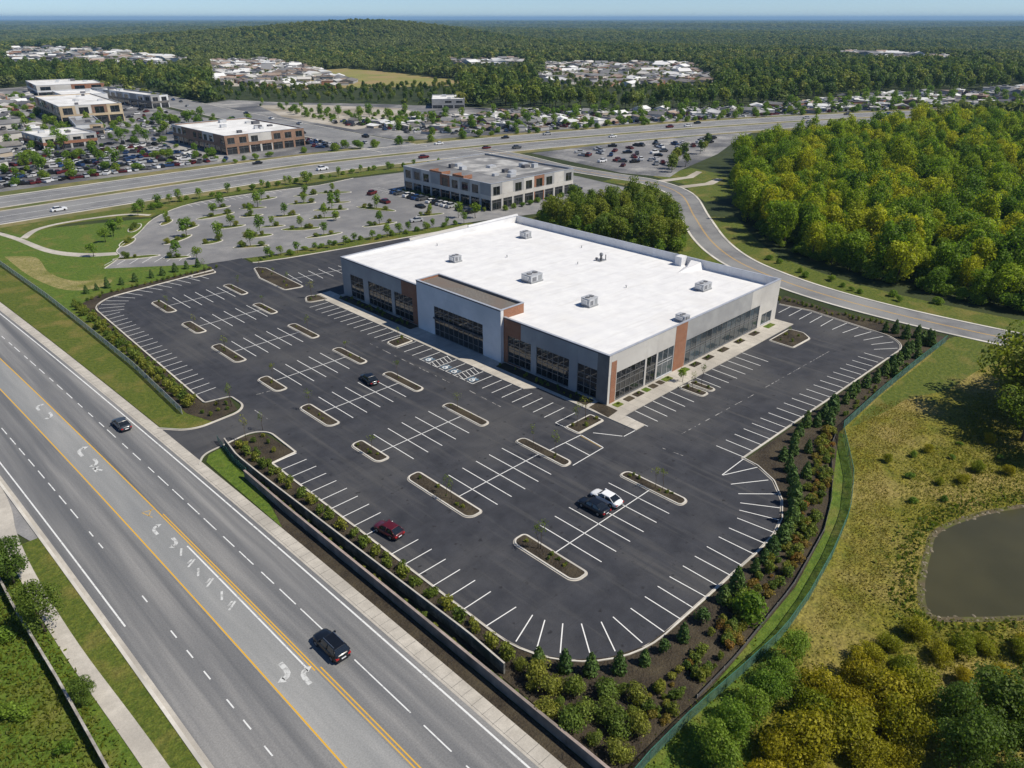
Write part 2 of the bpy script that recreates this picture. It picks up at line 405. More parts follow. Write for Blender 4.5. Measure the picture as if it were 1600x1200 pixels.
def spline(pts, seg=6):
    out = []; n = len(pts)
    for i in range(n - 1):
        p0, p1, p2, p3 = pts[max(i - 1, 0)], pts[i], pts[i + 1], pts[min(i + 2, n - 1)]
        for k in range(seg):
            t = k / seg
            out.append(tuple(.5 * (2 * p1[a] + (p2[a] - p0[a]) * t + (2 * p0[a] - 5 * p1[a] + 4 * p2[a] - p3[a]) * t * t + (3 * p1[a] - p0[a] - 3 * p2[a] + p3[a]) * t ** 3) for a in (0, 1)))
    out.append(tuple(pts[-1][:2])); return out
def inside(x, y, poly):
    c = False; j = len(poly) - 1
    for i in range(len(poly)):
        if (poly[i][1] > y) != (poly[j][1] > y) and x < (poly[j][0] - poly[i][0]) * (y - poly[i][1]) / (poly[j][1] - poly[i][1]) + poly[i][0]: c = not c
        j = i
    return c
def inside_np(xs, ys, poly):
    c = np.zeros(len(xs), bool); j = len(poly) - 1
    for i in range(len(poly)):
        xi, yi = poly[i]; xj, yj = poly[j]
        if yi != yj:
            c ^= ((yi > ys) != (yj > ys)) & (xs < (xj - xi) * (ys - yi) / (yj - yi) + xi)
        j = i
    return c
def along(pts, step, start=0.):
    """points every step metres along a polyline -> (x, y, heading)"""
    out = []; d = start; acc = 0
    for a, b in zip(pts, pts[1:]):
        L = math.hypot(b[0] - a[0], b[1] - a[1])
        while d <= acc + L:
            t = (d - acc) / L; out.append((a[0] + (b[0] - a[0]) * t, a[1] + (b[1] - a[1]) * t, math.atan2(b[1] - a[1], b[0] - a[0]))); d += step
        acc += L
    return out
def surface(name, pts, z, mat, parent=None, kind='structure', thick=None):
    b = MB()
    if thick is None: b.sheet(pts, z)
    else: b.prism(pts, z - thick, z)
    o = b.build(name, mat, parent)
    if parent is None: o['kind'] = kind
    return o
def scatter(poly, dist, n_try=20000, seed=1, cap=10 ** 9):
    """blue-noise-ish points in a polygon"""
    r = random.Random(seed); xs = [p[0] for p in poly]; ys = [p[1] for p in poly]
    cell = dist / 1.4142; grid = {}; out = []
    for _ in range(n_try):
        x = r.uniform(min(xs), max(xs)); y = r.uniform(min(ys), max(ys))
        i, j = int(x // cell), int(y // cell)
        if any((q := grid.get((a, b_))) and (q[0] - x) ** 2 + (q[1] - y) ** 2 < dist * dist for a in range(i - 2, i + 3) for b_ in range(j - 2, j + 3)): continue
        if not inside(x, y, poly): continue
        grid[(i, j)] = (x, y); out.append((x, y))
        if len(out) >= cap: break
    return out

# ------------------------------------------------------------------ terrain
DIRF = (math.cos(HEAD), math.sin(HEAD))
def fr(x, y):
    """metres ahead of / to the right of the camera's standpoint"""
    dx, dy = x - CAM.x, y - CAM.y
    return dx * DIRF[0] + dy * DIRF[1], dx * DIRF[1] - dy * DIRF[0]
def wxy(f, r): return CAM.x + f * DIRF[0] + r * DIRF[1], CAM.y + f * DIRF[1] - r * DIRF[0]
def terrain(x, y):
    """flat by the road, low wooded swells farther out, one broad hill"""
    x = np.asarray(x, float); y = np.asarray(y, float)
    dx, dy = x - CAM.x, y - CAM.y
    f = dx * DIRF[0] + dy * DIRF[1]; r = dx * DIRF[1] - dy * DIRF[0]
    d = np.hypot(dx, dy)
    ramp = np.clip((d - 1250) / 1100, 0, 1); ramp = ramp * ramp * (3 - 2 * ramp)
    h = 9 * np.sin(f / 520 + 1.3 * np.sin(r / 900)) + 7 * np.sin(r / 610 + f / 1500) + 4 * np.sin(f / 230 + r / 310)
    h = (h - 8) * ramp
    h += ramp * 45 * np.exp(-(((f - 2150) / 520) ** 2 + ((r + 330) / 330) ** 2))
    h += ramp * 20 * np.exp(-(((f - 2050) / 450) ** 2 + ((r + 800) / 420) ** 2))
    return h * np.clip((13500 - d) / 4500, 0, 1)
rad = [0, 60, 150, 300, 500, 700, 850, 950] + list(np.geomspace(1050, 9000, 60)) + [12000, 18000, 28000, 45000]
na = 240
vs = [(CAM.x, CAM.y, -.06)]; fs = []
for d in rad[1:]:
    for k in range(na):
        t = 2 * math.pi * k / na; vs.append((CAM.x + d * math.cos(t), CAM.y + d * math.sin(t), -.06))
arr = np.array(vs); arr[:, 2] += terrain(arr[:, 0], arr[:, 1])
for k in range(na): fs.append((0, 1 + k, 1 + (k + 1) % na))
for i in range(len(rad) - 2):
    a, b = 1 + i * na, 1 + (i + 1) * na
    for k in range(na): fs.append((a + k, b + k, b + (k + 1) % na, a + (k + 1) % na))
mb = MB(); mb.v = [tuple(v) for v in arr]; mb.f = fs; mb.m = [0] * len(fs)
tag(mb.build('ground', 'forest_floor', smooth=True), kind='structure')

# ------------------------------------------------------------------ main road
def sx(y): return -0.0135 * y - 0.0001 * y * y if y > -60 else .45       # the road drifts very slightly
def rline(x, y0=-110., y1=330., step=10.):
    ys = list(np.arange(y0, y1, step)) + [y1]
    return [(x + sx(v), v) for v in ys]
road = empty('main_road'); road['kind'] = 'structure'
def strip(name, xa, xb, z, mat, parent, y0=-110, y1=330, thick=None):
    A, B = rline(xa, y0, y1), rline(xb, y0, y1)
    b = MB()
    if thick is None: b.sheet(A + B[::-1], z)
    else: b.prism(A + B[::-1], z - thick, z)
    return b.build(name, mat, parent)
strip('carriageway', -79.8, -71.2, .012, 'asphalt_road', road)
strip('carriageway', -67.0, -58.6, .012, 'asphalt_road', road)
strip('turn_lane', -71.2, -67.0, .0122, 'asphalt_turn_lane', road)
strip('kerb', -80.15, -79.8, .13, 'concrete_kerb', road, thick=.2)
strip('gutter', -79.8, -79.35, .017, 'concrete', road)
strip('edge_line', -78.45, -78.27, .018, 'paint_road', road, y0=4)
strip('edge_line', -59.62, -59.42, .018, 'paint_road', road)
strip('centre_line', -71.15, -70.98, .0185, 'paint_yellow', road)
strip('centre_line', -67.12, -66.95, .0185, 'paint_yellow', road, y0=24)
strip('centre_line', -67.12, -66.97, .0185, 'paint_yellow', road, y1=24, y0=-16)
strip('centre_line', -66.82, -66.68, .0185, 'paint_yellow', road, y0=-110, y1=22)
strip('centre_line', -66.45, -66.31, .0185, 'paint_yellow', road, y0=-110, y1=-16)
strip('turn_lane_line', -67.55, -67.37, .0188, 'paint_road', road, y0=-15, y1=13)
dsh = random.Random(5)
def dashes(x, spans, wdt=.14):
    for a, b in spans:
        m_ = MB(); c = (a + b) / 2
        m_.sheet([(x + sx(a) - wdt / 2, a), (x + sx(a) + wdt / 2, a), (x + sx(b) + wdt / 2, b), (x + sx(b) - wdt / 2, b)], .0185)
        m_.build('lane_dash', 'paint_road', road)
dashes(-75.1, [(y, y + 2.9) for y in np.arange(29, 150, 4.6)] + [(y, y + 1.5) for y in (20, 23.4, 6.2, -1.6, -5.6, -9.6, -14.6, -18, -22, -26, -34, -42)])
dashes(-63.35, [(y, y + dsh.choice((2.2, 3., 3.6))) for y in np.arange(-6, 190, 4.9)] + [(-14.5, -7), (-27, -17.6), (-33, -29), (-38.5, -35), (-46, -44), (-60, -50)])
# turn arrows and worn lettering in the centre lane
def glyph(strokes, x, y, rz, s, wdt, name='pavement_arrow', mat='paint_worn'):
    b = MB(); c, sn = math.cos(rz), math.sin(rz)
    for st in strokes:
        pts = [(x + s * (c * px - sn * py), y + s * (sn * px + c * py)) for px, py in st]
        if pts[0] == pts[-1]: b.sheet(pts[:-1], .0192)
        else: b.ribbon(pts, wdt / 2, wdt / 2, .0192)
    return b.build(name, mat, road)
hook = [(0, 0), (0, .9), (.08, 1.3), (.3, 1.55), (.62, 1.62)]
tip = [(.55, 1.25), (1.1, 1.62), (.55, 2.0), (.55, 1.25)]
glyph([hook, tip], -68.9, -12.6, math.pi, 1.35, .55)
glyph([hook, tip], -68.1, -17.2, 0, 1.2, .5)
glyph([hook, tip], -69.4, 18.0, 0, 1.15, .42)
glyph([hook, tip], -68.3, 16.0, math.pi, 1.1, .42)
for k, (gx, gy) in enumerate([(-68.5, 12.4), (-68.5, 9.4), (-68.7, 7.2), (-68.5, 4.4), (-68.6, 1.3), (-68.5, -1.1)]):
    glyph([[(-.45, -.55), (.4, .5)], [(-.4, .1), (.1, .6)]][:1 + k % 2], gx + sx(gy), gy, .25 * (-1) ** k, 1.15, .26, 'pavement_lettering')
glyph([hook, tip], -69.9, 45.5, 0, 1.5, .5); glyph([hook, tip], -68.9, 43.5, math.pi, 1.2, .45)
glyph([[(-.6, -.3), (0, .3), (.6, .1)], [(-.2, -.7), (.2, .6)]], -69.6, 40.0, .8, 1.3, .35, 'pavement_lettering')
glyph([hook, tip], -70.2, 66.5, 0, 1.3, .4); glyph([hook, tip], -69.2, 64.5, math.pi, 1.2, .4)
glyph([[(0, 0), (.5, 1.6)], [(.5, 1.6), (1.4, .6)], [(.1, .5), (1.2, 1.0)]], -68.4, 22.2, .6, 1.3, .13, 'pavement_chevron', 'paint_yellow_worn')
# footways and verges beside the road
sw = strip('road_footway', -58.6, -57.15, .05, 'concrete', None, thick=.12, y0=-110); sw['kind'] = 'structure'
strip('gutter', -58.9, -58.6, .0195, 'concrete', road)
jl = MB()
for p in along(rline(-57.9), 1.5): jl.box(p[0] - .8, p[0] + .8, p[1] - .02, p[1] + .02, .05, .0525)
tag(jl.build('footway_joint', 'concrete_wall', sw), kind='stuff')
# left side: kerb strip, grass, footway, grass bank
o = strip('grass_verge', -83.2, -80.15, .05, 'grass', None, y0=-110, y1=28); o['kind'] = 'structure'
fwy = surface('footway', spline([(-81.0, -60), (-81.9, -18), (-82.9, 4.7), (-82.9, 20), (-82.3, 31), (-80.9, 45), (-80.9, 90), (-82, 200)]) + spline([(-83.8, 200), (-82.8, 90), (-82.8, 46), (-84.0, 33), (-84.5, 20), (-84.5, 4.7), (-83.6, -18), (-82.7, -60)]), .07, 'concrete', thick=.1)
surface('driveway', fillet([(-79.8, 27, 0), (-81.4, 27.5, 2), (-82.3, 31), (-100, 34), (-100, 52), (-82.6, 50), (-80.4, 53, 2), (-79.8, 53)]), .0105, 'asphalt_old')
surface('grass_bank', [(-81.6, -110), (-82.4, -18), (-83.4, 20), (-83.0, 32), (-100, 33), (-150, 33), (-150, -110)], .005, 'grass_lush')

# ------------------------------------------------------------------ grass and planting ground around the lot
surface('grass_slope', rline(-57.0, 44, 330)[::1] + [(-49, 330), (-44, 205), (-40, 172), (-46.8, 130), (-49.3, 96), (-50.6, 53), (-50.5, 42.0), (-54.5, 41.6)], .004, 'grass')
surface('grass_corner', fillet([(-57.2, 30.6), (-56.0, 32.4, 1), (-53.5, 33.1), (-53.6, 26), (-55.0, 18), (-56.4, 11), (-57.2, 8)]), .03, 'grass_lush')
surface('verge_strip', [(-57.2, 9), (-55.3, 14), (-55.1, -110), (-57.2, -110)], .006, 'mulch')
surface('hedge_bed', [(-53.2, 33.2), (-50.4, 34), (-46.8, 33.0), (-46.2, 24), (-50.45, 23.4), (-50.45, -24), (-49.4, -30), (-46.9, -33.6), (-44, -36), (-40, -37.7), (-30, -38.4), (-12, -38), (-4.8, -34.9), (-.6, -31), (1.6, -25.8), (57, -26.4), (62, -26.2), (66, -23.5), (68, -14.3), (69.8, -2.5), (68.6, 4), (70.6, 5), (75, 6), (73.4, -8), (74.6, -20), (74.6, -30.9), (38, -31.2), (19.4, -32.1), (5, -37.7), (-7.5, -42.2), (-20, -44.5), (-35, -45.4), (-54, -46), (-53.6, -10)], .03, 'mulch')
surface('hedge_bed', [(-50.9, 42.1), (-46.0, 43.2), (-45.0, 48.4), (-49.2, 49.4), (-46.7, 111), (-44, 116.6), (-38.7, 119.2), (-31.3, 120.8), (-14.6, 122.4), (-13.2, 124.6), (-32, 123.2), (-43, 122), (-48, 118), (-49.6, 100), (-51.6, 66), (-52.8, 48)], .03, 'mulch')
surface('grass_field', [(-49, 330), (-44, 205), (-3, 192), (-10, 176), (-22, 158), (-33, 143.5), (-12, 129.5), (-12.6, 124.6), (-32, 123.2), (-43, 122), (-48, 118), (-49.6, 100), (-52.5, 130), (-53, 330)], .0045, 'grass_lush')
surface('grass_strip', [(-52, -46.2), (-35, -45.4), (-20, -44.5), (-7.5, -42.2), (5, -37.7), (19.4, -32.1), (19.4, -33.4), (7.3, -39.5), (-1.7, -42.9), (-11.6, -45.1), (-21, -46.5), (-28.7, -47.3), (-40, -50), (-60, -62), (-60, -46.3)], .012, 'grass_lush')
surface('meadow', [(-60, -46.4), (-28.7, -47.2), (-21, -46.4), (-11.6, -45), (-1.7, -42.8), (7.3, -39.4), (19.4, -33.3), (19.5, -32), (38, -31.1), (74.6, -30.9), (78, -45), (84, -66), (100, -100), (60, -170), (-60, -140)], .002, 'meadow')
surface('mown_grass', spline([(22, -32.6), (38, -31.6), (60, -31.5), (76, -31.3), (79, -38), (72, -41.5), (60, -40), (49, -39), (40, -35.5), (33, -34.6), (27, -33.6), (22, -32.6)]), .008, 'grass')
# pond with a stony rim, water a step below the bank
PONDP = spline([(18, -58.9), (11, -55.0), (3.2, -52.4), (-2.1, -53.1), (-8.2, -54.5), (-12.4, -56.1), (-13.6, -57.6), (-12.3, -59.4), (-6.4, -64.8), (1, -70), (11, -74), (22, -72), (26, -65), (18, -58.9)], 5)[:-1]
surface('pond', PONDP, .016, 'water')
b = MB(); b.ribbon(PONDP, .35, .45, .018, closed=True); tag(b.build('pond_mud', 'mud'), kind='structure')
rim = empty('pond_rim'); rim['kind'] = 'structure'
rr = random.Random(3); stones = []
for k in range(4):
    b = MB(); vv = []
    for i in range(3):
        for j in range(6):
            t = 2 * math.pi * j / 6 + .5 * i; q = (.26, .24, .10)[i] * rr.uniform(.75, 1.2)
            vv.append((q * math.cos(t), q * math.sin(t) * .8, (0, .1, .19)[i]))
    b.add(vv, [(i * 6 + j, i * 6 + (j + 1) % 6, i * 6 + 6 + (j + 1) % 6, i * 6 + 6 + j) for i in range(2) for j in range(6)] + [tuple(range(12, 18))])
    stones.append(b.mesh('stone', 'stone_rim'))
for x, y, a in along(PONDP + PONDP[:1], .42):
    if fr(x, y)[1] > 74 or len(rim.children) > 240: continue
    for q in range(1):
        o = bpy.data.objects.new('stone', rr.choice(stones)); o.location = (x + rr.uniform(-.4, .4), y + rr.uniform(-.4, .4), -.02)
        o.rotation_euler = (0, 0, rr.uniform(0, 6.3)); s_ = rr.uniform(.35, 1.2); o.scale = (s_ * 1.2, s_, s_ * .6); link(o, rim)

# ------------------------------------------------------------------ parking lot
LOT = fillet([(-58.75, 47.2), (-58.3, 46.2), (-54.6, 41.5, 5), (-44.5, 42.4, 3.6), (-44.6, 48.7, .8), (-49.0, 49.6, .5), (-46.2, 118.0, 9), (-13.6, 122.2, .8), (-13.2, 128), (-3.4, 127), (-3.6, 120.6, 2), (6, 118.0), (23, 115.2), (60, 110), (70, 108.5), (70, 60), (72.5, 6), (68.4, 4.2, 1), (69.6, -3), (66.2, -26.2, 7), (1.4, -25.4), (1.0, -28.0, 1), (-1.0, -31.7, 2), (-4.7, -34.9, 3), (-8.6, -36.9, 3), (-12.5, -37.9, 3), (-17, -38.2), (-50.3, -38.2, 13), (-50.4, 23.4, .3), (-46.2, 23.8, .3), (-45.9, 34.6, 3), (-56.4, 33.0, 3), (-58.3, 30.6), (-58.75, 29.8)], seg=12)
lot = surface('parking_lot', LOT, .022, 'asphalt_new')
def lot_kerb(pts, parent=lot, wd=.16, z=.15, gut=.3):
    b = MB(); b.ribbon(pts, wd / 2, wd / 2, 0, z); b.build('kerb', 'concrete_kerb', parent)
    if gut:
        b = MB(); b.ribbon(pts, wd / 2 + .002, gut, .0255); b.build('gutter', 'concrete', parent)
def lot_part(i0, i1):
    """stretch of the lot outline between the points nearest two places"""
    def near(p): return min(range(len(LOT)), key=lambda i: (LOT[i][0] - p[0]) ** 2 + (LOT[i][1] - p[1]) ** 2)
    a, b = near(i0), near(i1)
    return LOT[a:b + 1] if a <= b else LOT[a:] + LOT[:b + 1]
for a, b in (((-58.3, 46.2), (-13.6, 122.2)), ((-3.6, 120.6), (70, 108.5)), ((68.4, 4.2), (-58.3, 30.6))):
    lot_kerb(lot_part(a, b))
_lines = {}
def stall_line(x0, y0, x1, y1, wdt=.13, mat='paint_white', name='stall_line', parent=lot, z=.0275):
    L = round(math.hypot(x1 - x0, y1 - y0), 1); key = (L, wdt, mat)
    if key not in _lines:
        b = MB(); b.sheet([(0, -wdt / 2), (L, -wdt / 2), (L, wdt / 2), (0, wdt / 2)], 0); _lines[key] = b.mesh('stall_line', mat)
    o = bpy.data.objects.new(name, _lines[key]); o.location = (x0, y0, z); o.rotation_euler = (0, 0, math.atan2(y1 - y0, x1 - x0))
    return link(o, parent)
# double rows in the middle of the lot: centre line + stall lines, island at each end
ROWS = [(102.9, 5.0, -30.5, 5, 2.75, -34.6, -17.0), (85.4, 5.0, -31.5, 5, 2.75, -35.2, -18.4), (67.1, 5.3, -32.9, 5, 2.6, -36.2, -19.3), (49.1, 5.2, -33.3, 5, 2.55, -36.9, -19.6),
        (32.3, 5.4, -33.6, 5, 2.75, -37.2, -19.2), (14.7, 5.2, -34.4, 5, 2.8, -37.9, -19.4), (-2.8, 5.2, -33.5, 5, 2.7, -37.3, -18.9), (-20.5, 5.2, -32.7, 6, 2.85, -36.7, -14.9)]
ISL = []
for yc, hd, x0, n_, sp, xl, xr in ROWS:
    stall_line(xl + 1.0, yc, xr - .9, yc)
    for k in range(n_): stall_line(x0 + k * sp, yc - hd, x0 + k * sp, yc + hd)
def island(pts, label=None, z=.15):
    e = empty('planting_island'); e['kind'] = 'structure'
    b = MB(); b.ribbon(pts, .10, .10, 0, z, closed=True); b.build('kerb', 'concrete_kerb', e)
    b = MB(); b.ribbon(pts, -.10, .28, .0262, closed=True) if area2(pts) > 0 else b.ribbon(pts, .28, -.10, .0262, closed=True); b.build('gutter', 'concrete', e)
    ins = offset(ccw(pts), .10, True)
    b = MB(); c = (sum(p[0] for p in ins) / len(ins), sum(p[1] for p in ins) / len(ins)); n = len(ins)
    mid = [(c[0] + (p[0] - c[0]) * .6, c[1] + (p[1] - c[1]) * .6) for p in ins]
    b.add([(x, y, z - .02) for x, y in ins] + [(x, y, z + .10) for x, y in mid] + [(*c, z + .13)],
          [(i, (i + 1) % n, n + (i + 1) % n, n + i) for i in range(n)] + [(n + i, n + (i + 1) % n, 2 * n) for i in range(n)])
    b.build('mulch', 'mulch', e, smooth=True)
    return e
for i, (yc, hd, x0, n_, sp, xl, xr) in enumerate(ROWS):
    wd = 1.0 if i < 6 else 1.15
    hl = (4.8, 4.0, 5.6, 3.6, 4.7, 3.6, 6.9, 5.3)[i]; yl = yc + (0, 0, 0, -.9, -.6, 1.3, 2.0, 0)[i]
    island(fillet([(xl - wd, yl - hl, wd * 1.6), (xl + wd, yl - hl, .5), (xl + wd, yl + hl, .5), (xl - wd, yl + hl, wd * 1.6)], seg=7))
    ISL.append((xl, yl, hl))
    hr = (4.9, 4.3, 5.1, 4.9, 5.1, 5.0, 5.1, 5.2)[i]; yr = yc
    island(fillet([(xr - .85, yr - hr, .5), (xr + .85, yr - hr, 1.5), (xr + .85, yr + hr, 1.5), (xr - .85, yr + hr, .5)], seg=7))
    ISL.append((xr, yr, hr))
# perimeter stalls
for k in range(21):                                                        # west edge, north part
    y = 54.0 + k * 2.62; xi = -44.9 + .036 * (y - 54)
    stall_line(-48.9 + .04 * (y - 50), y - .3, xi, y)
for a in (1.4, 1.95, 2.3, 2.65): pass
for (x0, y0, x1, y1) in [(-46.2, 109.2, -41.7, 107.6), (-45.6, 112.2, -41.0, 109.6), (-44.4, 114.6, -40.2, 111.2), (-42.6, 116.6, -38.9, 112.7), (-40.2, 118.2, -37.0, 113.7), (-37.3, 119.3, -35.0, 114.5)]: stall_line(x0, y0, x1, y1)
for k in range(7): stall_line(-34.3 + k * 2.6 - 0.4, 119.9 + k * .2, -32.4 + k * 2.4, 115.0 + k * .1)
for k in range(20):                                                        # west edge, south part
    y = 20.8 - k * 2.72
    if y < -22.5: break
    if not (-5 < y < -2.5): stall_line(-50.2, y, -46.0, y - .02)
stall_line(-50.2, 23.4, -46.2, 23.4)
# sweeps at the two rounded corners and the straight run between them
for a_, b_ in [((-50.1, -23.7), (-45.7, -23.9)), ((-49.4, -27.6), (-45.3, -26.1)), ((-48.6, -29.9), (-44.9, -27.6)), ((-47.2, -32.0), (-43.8, -29.3)), ((-45.0, -34.2), (-42.4, -30.8)), ((-42.9, -35.9), (-40.6, -32.1)), ((-39.9, -37.2), (-39.1, -32.6)), ((-36.9, -37.9), (-36.6, -33.1)),
               ((-34.0, -38.0), (-33.9, -33.1)), ((-31.5, -38.0), (-31.4, -33.1)), ((-28.9, -38.0), (-29.0, -33.1)), ((-26.3, -38.0), (-26.2, -33.1)), ((-23.6, -38.0), (-23.6, -33.1)), ((-21.0, -38.0), (-20.9, -33.1)), ((-18.0, -38.0), (-18.1, -33.1)), ((-15.1, -37.9), (-15.5, -33.0)), ((-12.2, -37.6), (-12.8, -32.6)),
               ((1.2, -25.5), (-5.0, -25.6)), ((.7, -28.2), (-5.0, -25.7)), ((-1.4, -31.0), (-6.2, -27.8)), ((-3.8, -33.6), (-7.6, -29.8)), ((-6.6, -35.5), (-9.4, -31.1)), ((-9.2, -36.8), (-11.0, -31.9))]: stall_line(*a_, *b_)
for k in range(21): stall_line(1.7 + k * 2.63, -25.4, 1.7 + k * 2.63, -20.5 - .055 * k)
for (x0, y0, x1, y1) in [(61.5, -25.4, 57.5, -22.3), (64.2, -23.5, 59.6, -20.9), (65.8, -20.8, 60.8, -18.8), (66.6, -18.0, 61.4, -16.6), (67.2, -15.0, 61.7, -14.0), (67.8, -12.2, 61.9, -11.6)]: stall_line(x0, y0, x1, y1)
for k in range(5): stall_line(68.0 + .3 * k, -9.0 + 2.6 * k, 62.0 + .3 * k, -9.0 + 2.6 * k)
# row along the entrance front, with the reserved bays by the doors
y = 2.1; k = 0
while y < 79:
    stall_line(-5.75, y, -10.75, y, mat='paint_white'); y += 2.56; k += 1
stall_line(-10.75, -.3, -10.75, 2.1)
def wheelchair(x, y, s):
    e = MB(); z = .0285
    ring = [(x + s * .42 * math.cos(t), y + s * .42 * math.sin(t)) for t in np.linspace(0, 2 * math.pi, 17)[:-1]]
    e.ribbon(ring, s * .07, s * .07, z, closed=True)
    e.ribbon([(x + s * .75, y + s * .1), (x + s * .15, y + s * .1), (x + s * .1, y - s * .45), (x - s * .35, y - s * .5)], s * .07, s * .07, z + .0004)
    e.sheet([(x + s * (.92 + .12 * math.cos(t)), y + s * (.1 + .12 * math.sin(t))) for t in np.linspace(0, 2 * math.pi, 11)[:-1]], z + .0004)
    e.build('wheelchair_symbol', 'paint_white', lot)
for yb in (23.9, 29.0, 31.6, 36.7):
    b = MB(); b.sheet([(-10.4, yb - .9), (-8.6, yb - .9), (-8.6, yb + .9), (-10.4, yb + .9)], .0278); b.build('symbol_patch', 'paint_blue', lot)
    wheelchair(-9.7, yb, 1.1)
for yb in (26.4, 34.2):
    for q in range(5): stall_line(-10.6 + q * .95, yb - 1.1, -9.9 + q * .95, yb + 1.1, .11, 'paint_white', 'hatch_line')
for k in range(8): stall_line(-10.75, 22.6 + 2 * k, -10.75, 24.2 + 2 * k, .11, 'paint_white', 'bay_end_line')
# rows beside the sunlit wall and left of the building
xs_ = [-.6 + 2.56 * k for k in range(6)] + [20.5 + 2.75 * k for k in range(7)]
for x in xs_: stall_line(x, -4.55, x - .3, -9.4 - .025 * x)
for a, b in (((-1.7, 104.8), (-2.6, 96.0)),): pass
for k in range(9): stall_line(-1.7 + 2.7 * k, 104.8 - .55 * k, -2.6 + 2.85 * k, 96.1 - .3 * k)
stall_line(-3.2, 100.6, 20, 97.0)
# little beds, hatchings and kerbed tips near the building corner
def rrect(x0, x1, y0, y1, r=.5): return fillet([(x0, y0, r), (x1, y0, r), (x1, y1, r), (x0, y1, r)], seg=5)
island(rrect(-10.7, -4.6, -2.9, -.2, .3)); island(rrect(-4.6, -3.4, -8.4, -5.0, .3)) if False else None
island(fillet([(46.5, -10.4, .4), (46.7, -5.3, .4), (55.4, -5.2, .6), (55.6, -8.2, 1.2), (53.6, -10.6, 1.5)], seg=6))
island(rrect(14.7, 16.6, -9.6, -4.9, .6)); island(rrect(17.5, 18.9, -9.6, -4.9, .6))
island(fillet([(-8.6, 94.0, .8), (-4.0, 93.0, .8), (-3.2, 113.5, 1), (-5.0, 117.0, 1), (-8.4, 107.0, .8)], seg=6))
island(fillet([(-9.6, 82.0, 1.0), (-4.9, 80.9, .3), (-4.7, 84.8, 1.0), (-7.4, 86.2, 1.2)], seg=6))
island(fillet([(-10.6, 46.2, .5), (-6.2, 46.4, .4), (-6.2, 49.6, .4), (-10.4, 49.4, .9)], seg=5))
island(fillet([(-20.8, 119.2, .8), (-14.6, 119.4, .5), (-14.0, 121.0, .4), (-20, 121, .3)], seg=5))
for a, b in (((-10.8, -3.6), (-11.3, -8.4)), ((-11.3, -8.5), (-18.6, -8.6)), ((-6.3, -8.6), (-3.3, -8.7)), ((-8.9, -4.4), (-6.4, -8.4)), ((-14.4, -3.4), (-14.6, -8.5)), ((-10.8, -3.5), (-18.0, -3.2))): stall_line(*a, *b, .14)
stall_line(-11.05, -3.6, -11.5, -8.3, .12, 'paint_yellow_worn')
# paint scraps and an old lane edge across the drive aisle
for a, b in (((1, -14.6), (22, -15.6)), ((26, -15.6), (50, -16.4)), ((-4.9, -15.0), (-4.5, -19.0)), ((-13.4, 26), (-13.2, 52)), ((-13.3, 12.5), (-13.0, 21)), ((-36.5, 45.5), (-41, 46.2)), ((-44, 36.4), (-44, 41))):
    L_ = math.hypot(b[0] - a[0], b[1] - a[1]); k = 0.
    while k < L_ - 1:
        l_ = dsh.uniform(.6, 3.2); t0, t1 = k / L_, min(1, (k + l_) / L_)
        stall_line(a[0] + (b[0] - a[0]) * t0, a[1] + (b[1] - a[1]) * t0, a[0] + (b[0] - a[0]) * t1, a[1] + (b[1] - a[1]) * t1, .13, 'paint_ghost', 'worn_line'); k += l_ + dsh.uniform(.3, 1.6)

# ------------------------------------------------------------------ walks around the building
walk = surface('building_walk', [(-3.45, -8.8), (-3.45, 13), (-5.75, 14.5), (-5.75, 80.6), (-4.9, 85.4), (-1.2, 85.4), (-1.2, 81.2), (-.02, 81.2), (-.02, -.02), (58.7, -.02), (58.7, -4.4), (44.6, -4.5), (-.9, -4.5), (-.9, -8.8)], .15, 'concrete', thick=.16)
bj = MB()
for y in np.arange(-7, 84, 2.1): bj.box(-5.6 if y > 15 else -3.4, -.3, y - .015, y + .015, .15, .1525)
for x in np.arange(1, 58, 2.1): bj.box(x - .015, x + .015, -4.4, -.3, .15, .1525)
tag(bj.build('walk_joint', 'concrete_wall', walk), kind='stuff')
for (x0, x1, y0, y1) in [(-2.7, -.3, 2.5, 25), (-2.7, -.3, 51.6, 79.5)]:
    surface('foundation_bed', rrect(x0, x1, y0, y1, .3), .19, 'mulch', thick=.04)
surface('foundation_bed', [(-3.3, -3.0), (-.3, -2.6), (-.1, 1.8), (-2.8, 1.6)], .19, 'mulch', thick=.04)
for i, (x0, x1) in enumerate([(.6, 2.4), (3.6, 5.6), (6.2, 8.4), (8.9, 10.4), (10.9, 12.6), (13.2, 14.6), (14.9, 17.2), (20.2, 22.8), (24, 26.6), (28.5, 31.2), (34.0, 36.8), (40.2, 43), (46.2, 49), (52.4, 55.6)]):
    surface('foundation_bed', rrect(x0, x1, -1.9, -.55, .2), .185, 'grass_lush' if i in (0, 3, 6, 7, 13) else 'mulch', thick=.035)

# ------------------------------------------------------------------ roads and lots farther away
def road_strip(name, pts, half, z, mat, kerb=True, centre=None):
    e = empty(name); e['kind'] = 'structure'
    b = MB(); b.ribbon(pts, half, half, z); b.build('carriageway', mat, e)
    if kerb:
        for s in (1, -1):
            b = MB(); b.ribbon(offset(pts, s * (half + .25)), .35, .35, 0, z + .10); b.build('kerb', 'concrete_kerb', e)
    if centre:
        for d in centre[1]:
            b = MB(); b.ribbon(offset(pts, d), centre[2], centre[2], z + .006); b.build('centre_line', centre[0], e)
    return e
CURVE = spline([(173, 232), (172, 198), (165, 160), (165, 135), (165.5, 112), (155, 90), (128, 66), (106, 46), (93, 30), (86.3, 15), (82.6, 0), (81.4, -15), (82.0, -30), (84, -46), (89, -68), (97, -100)], 6)
road_strip('back_road', CURVE, 4.6, .018, 'asphalt_lane', True, ('paint_yellow', (-.14, .14), .06))
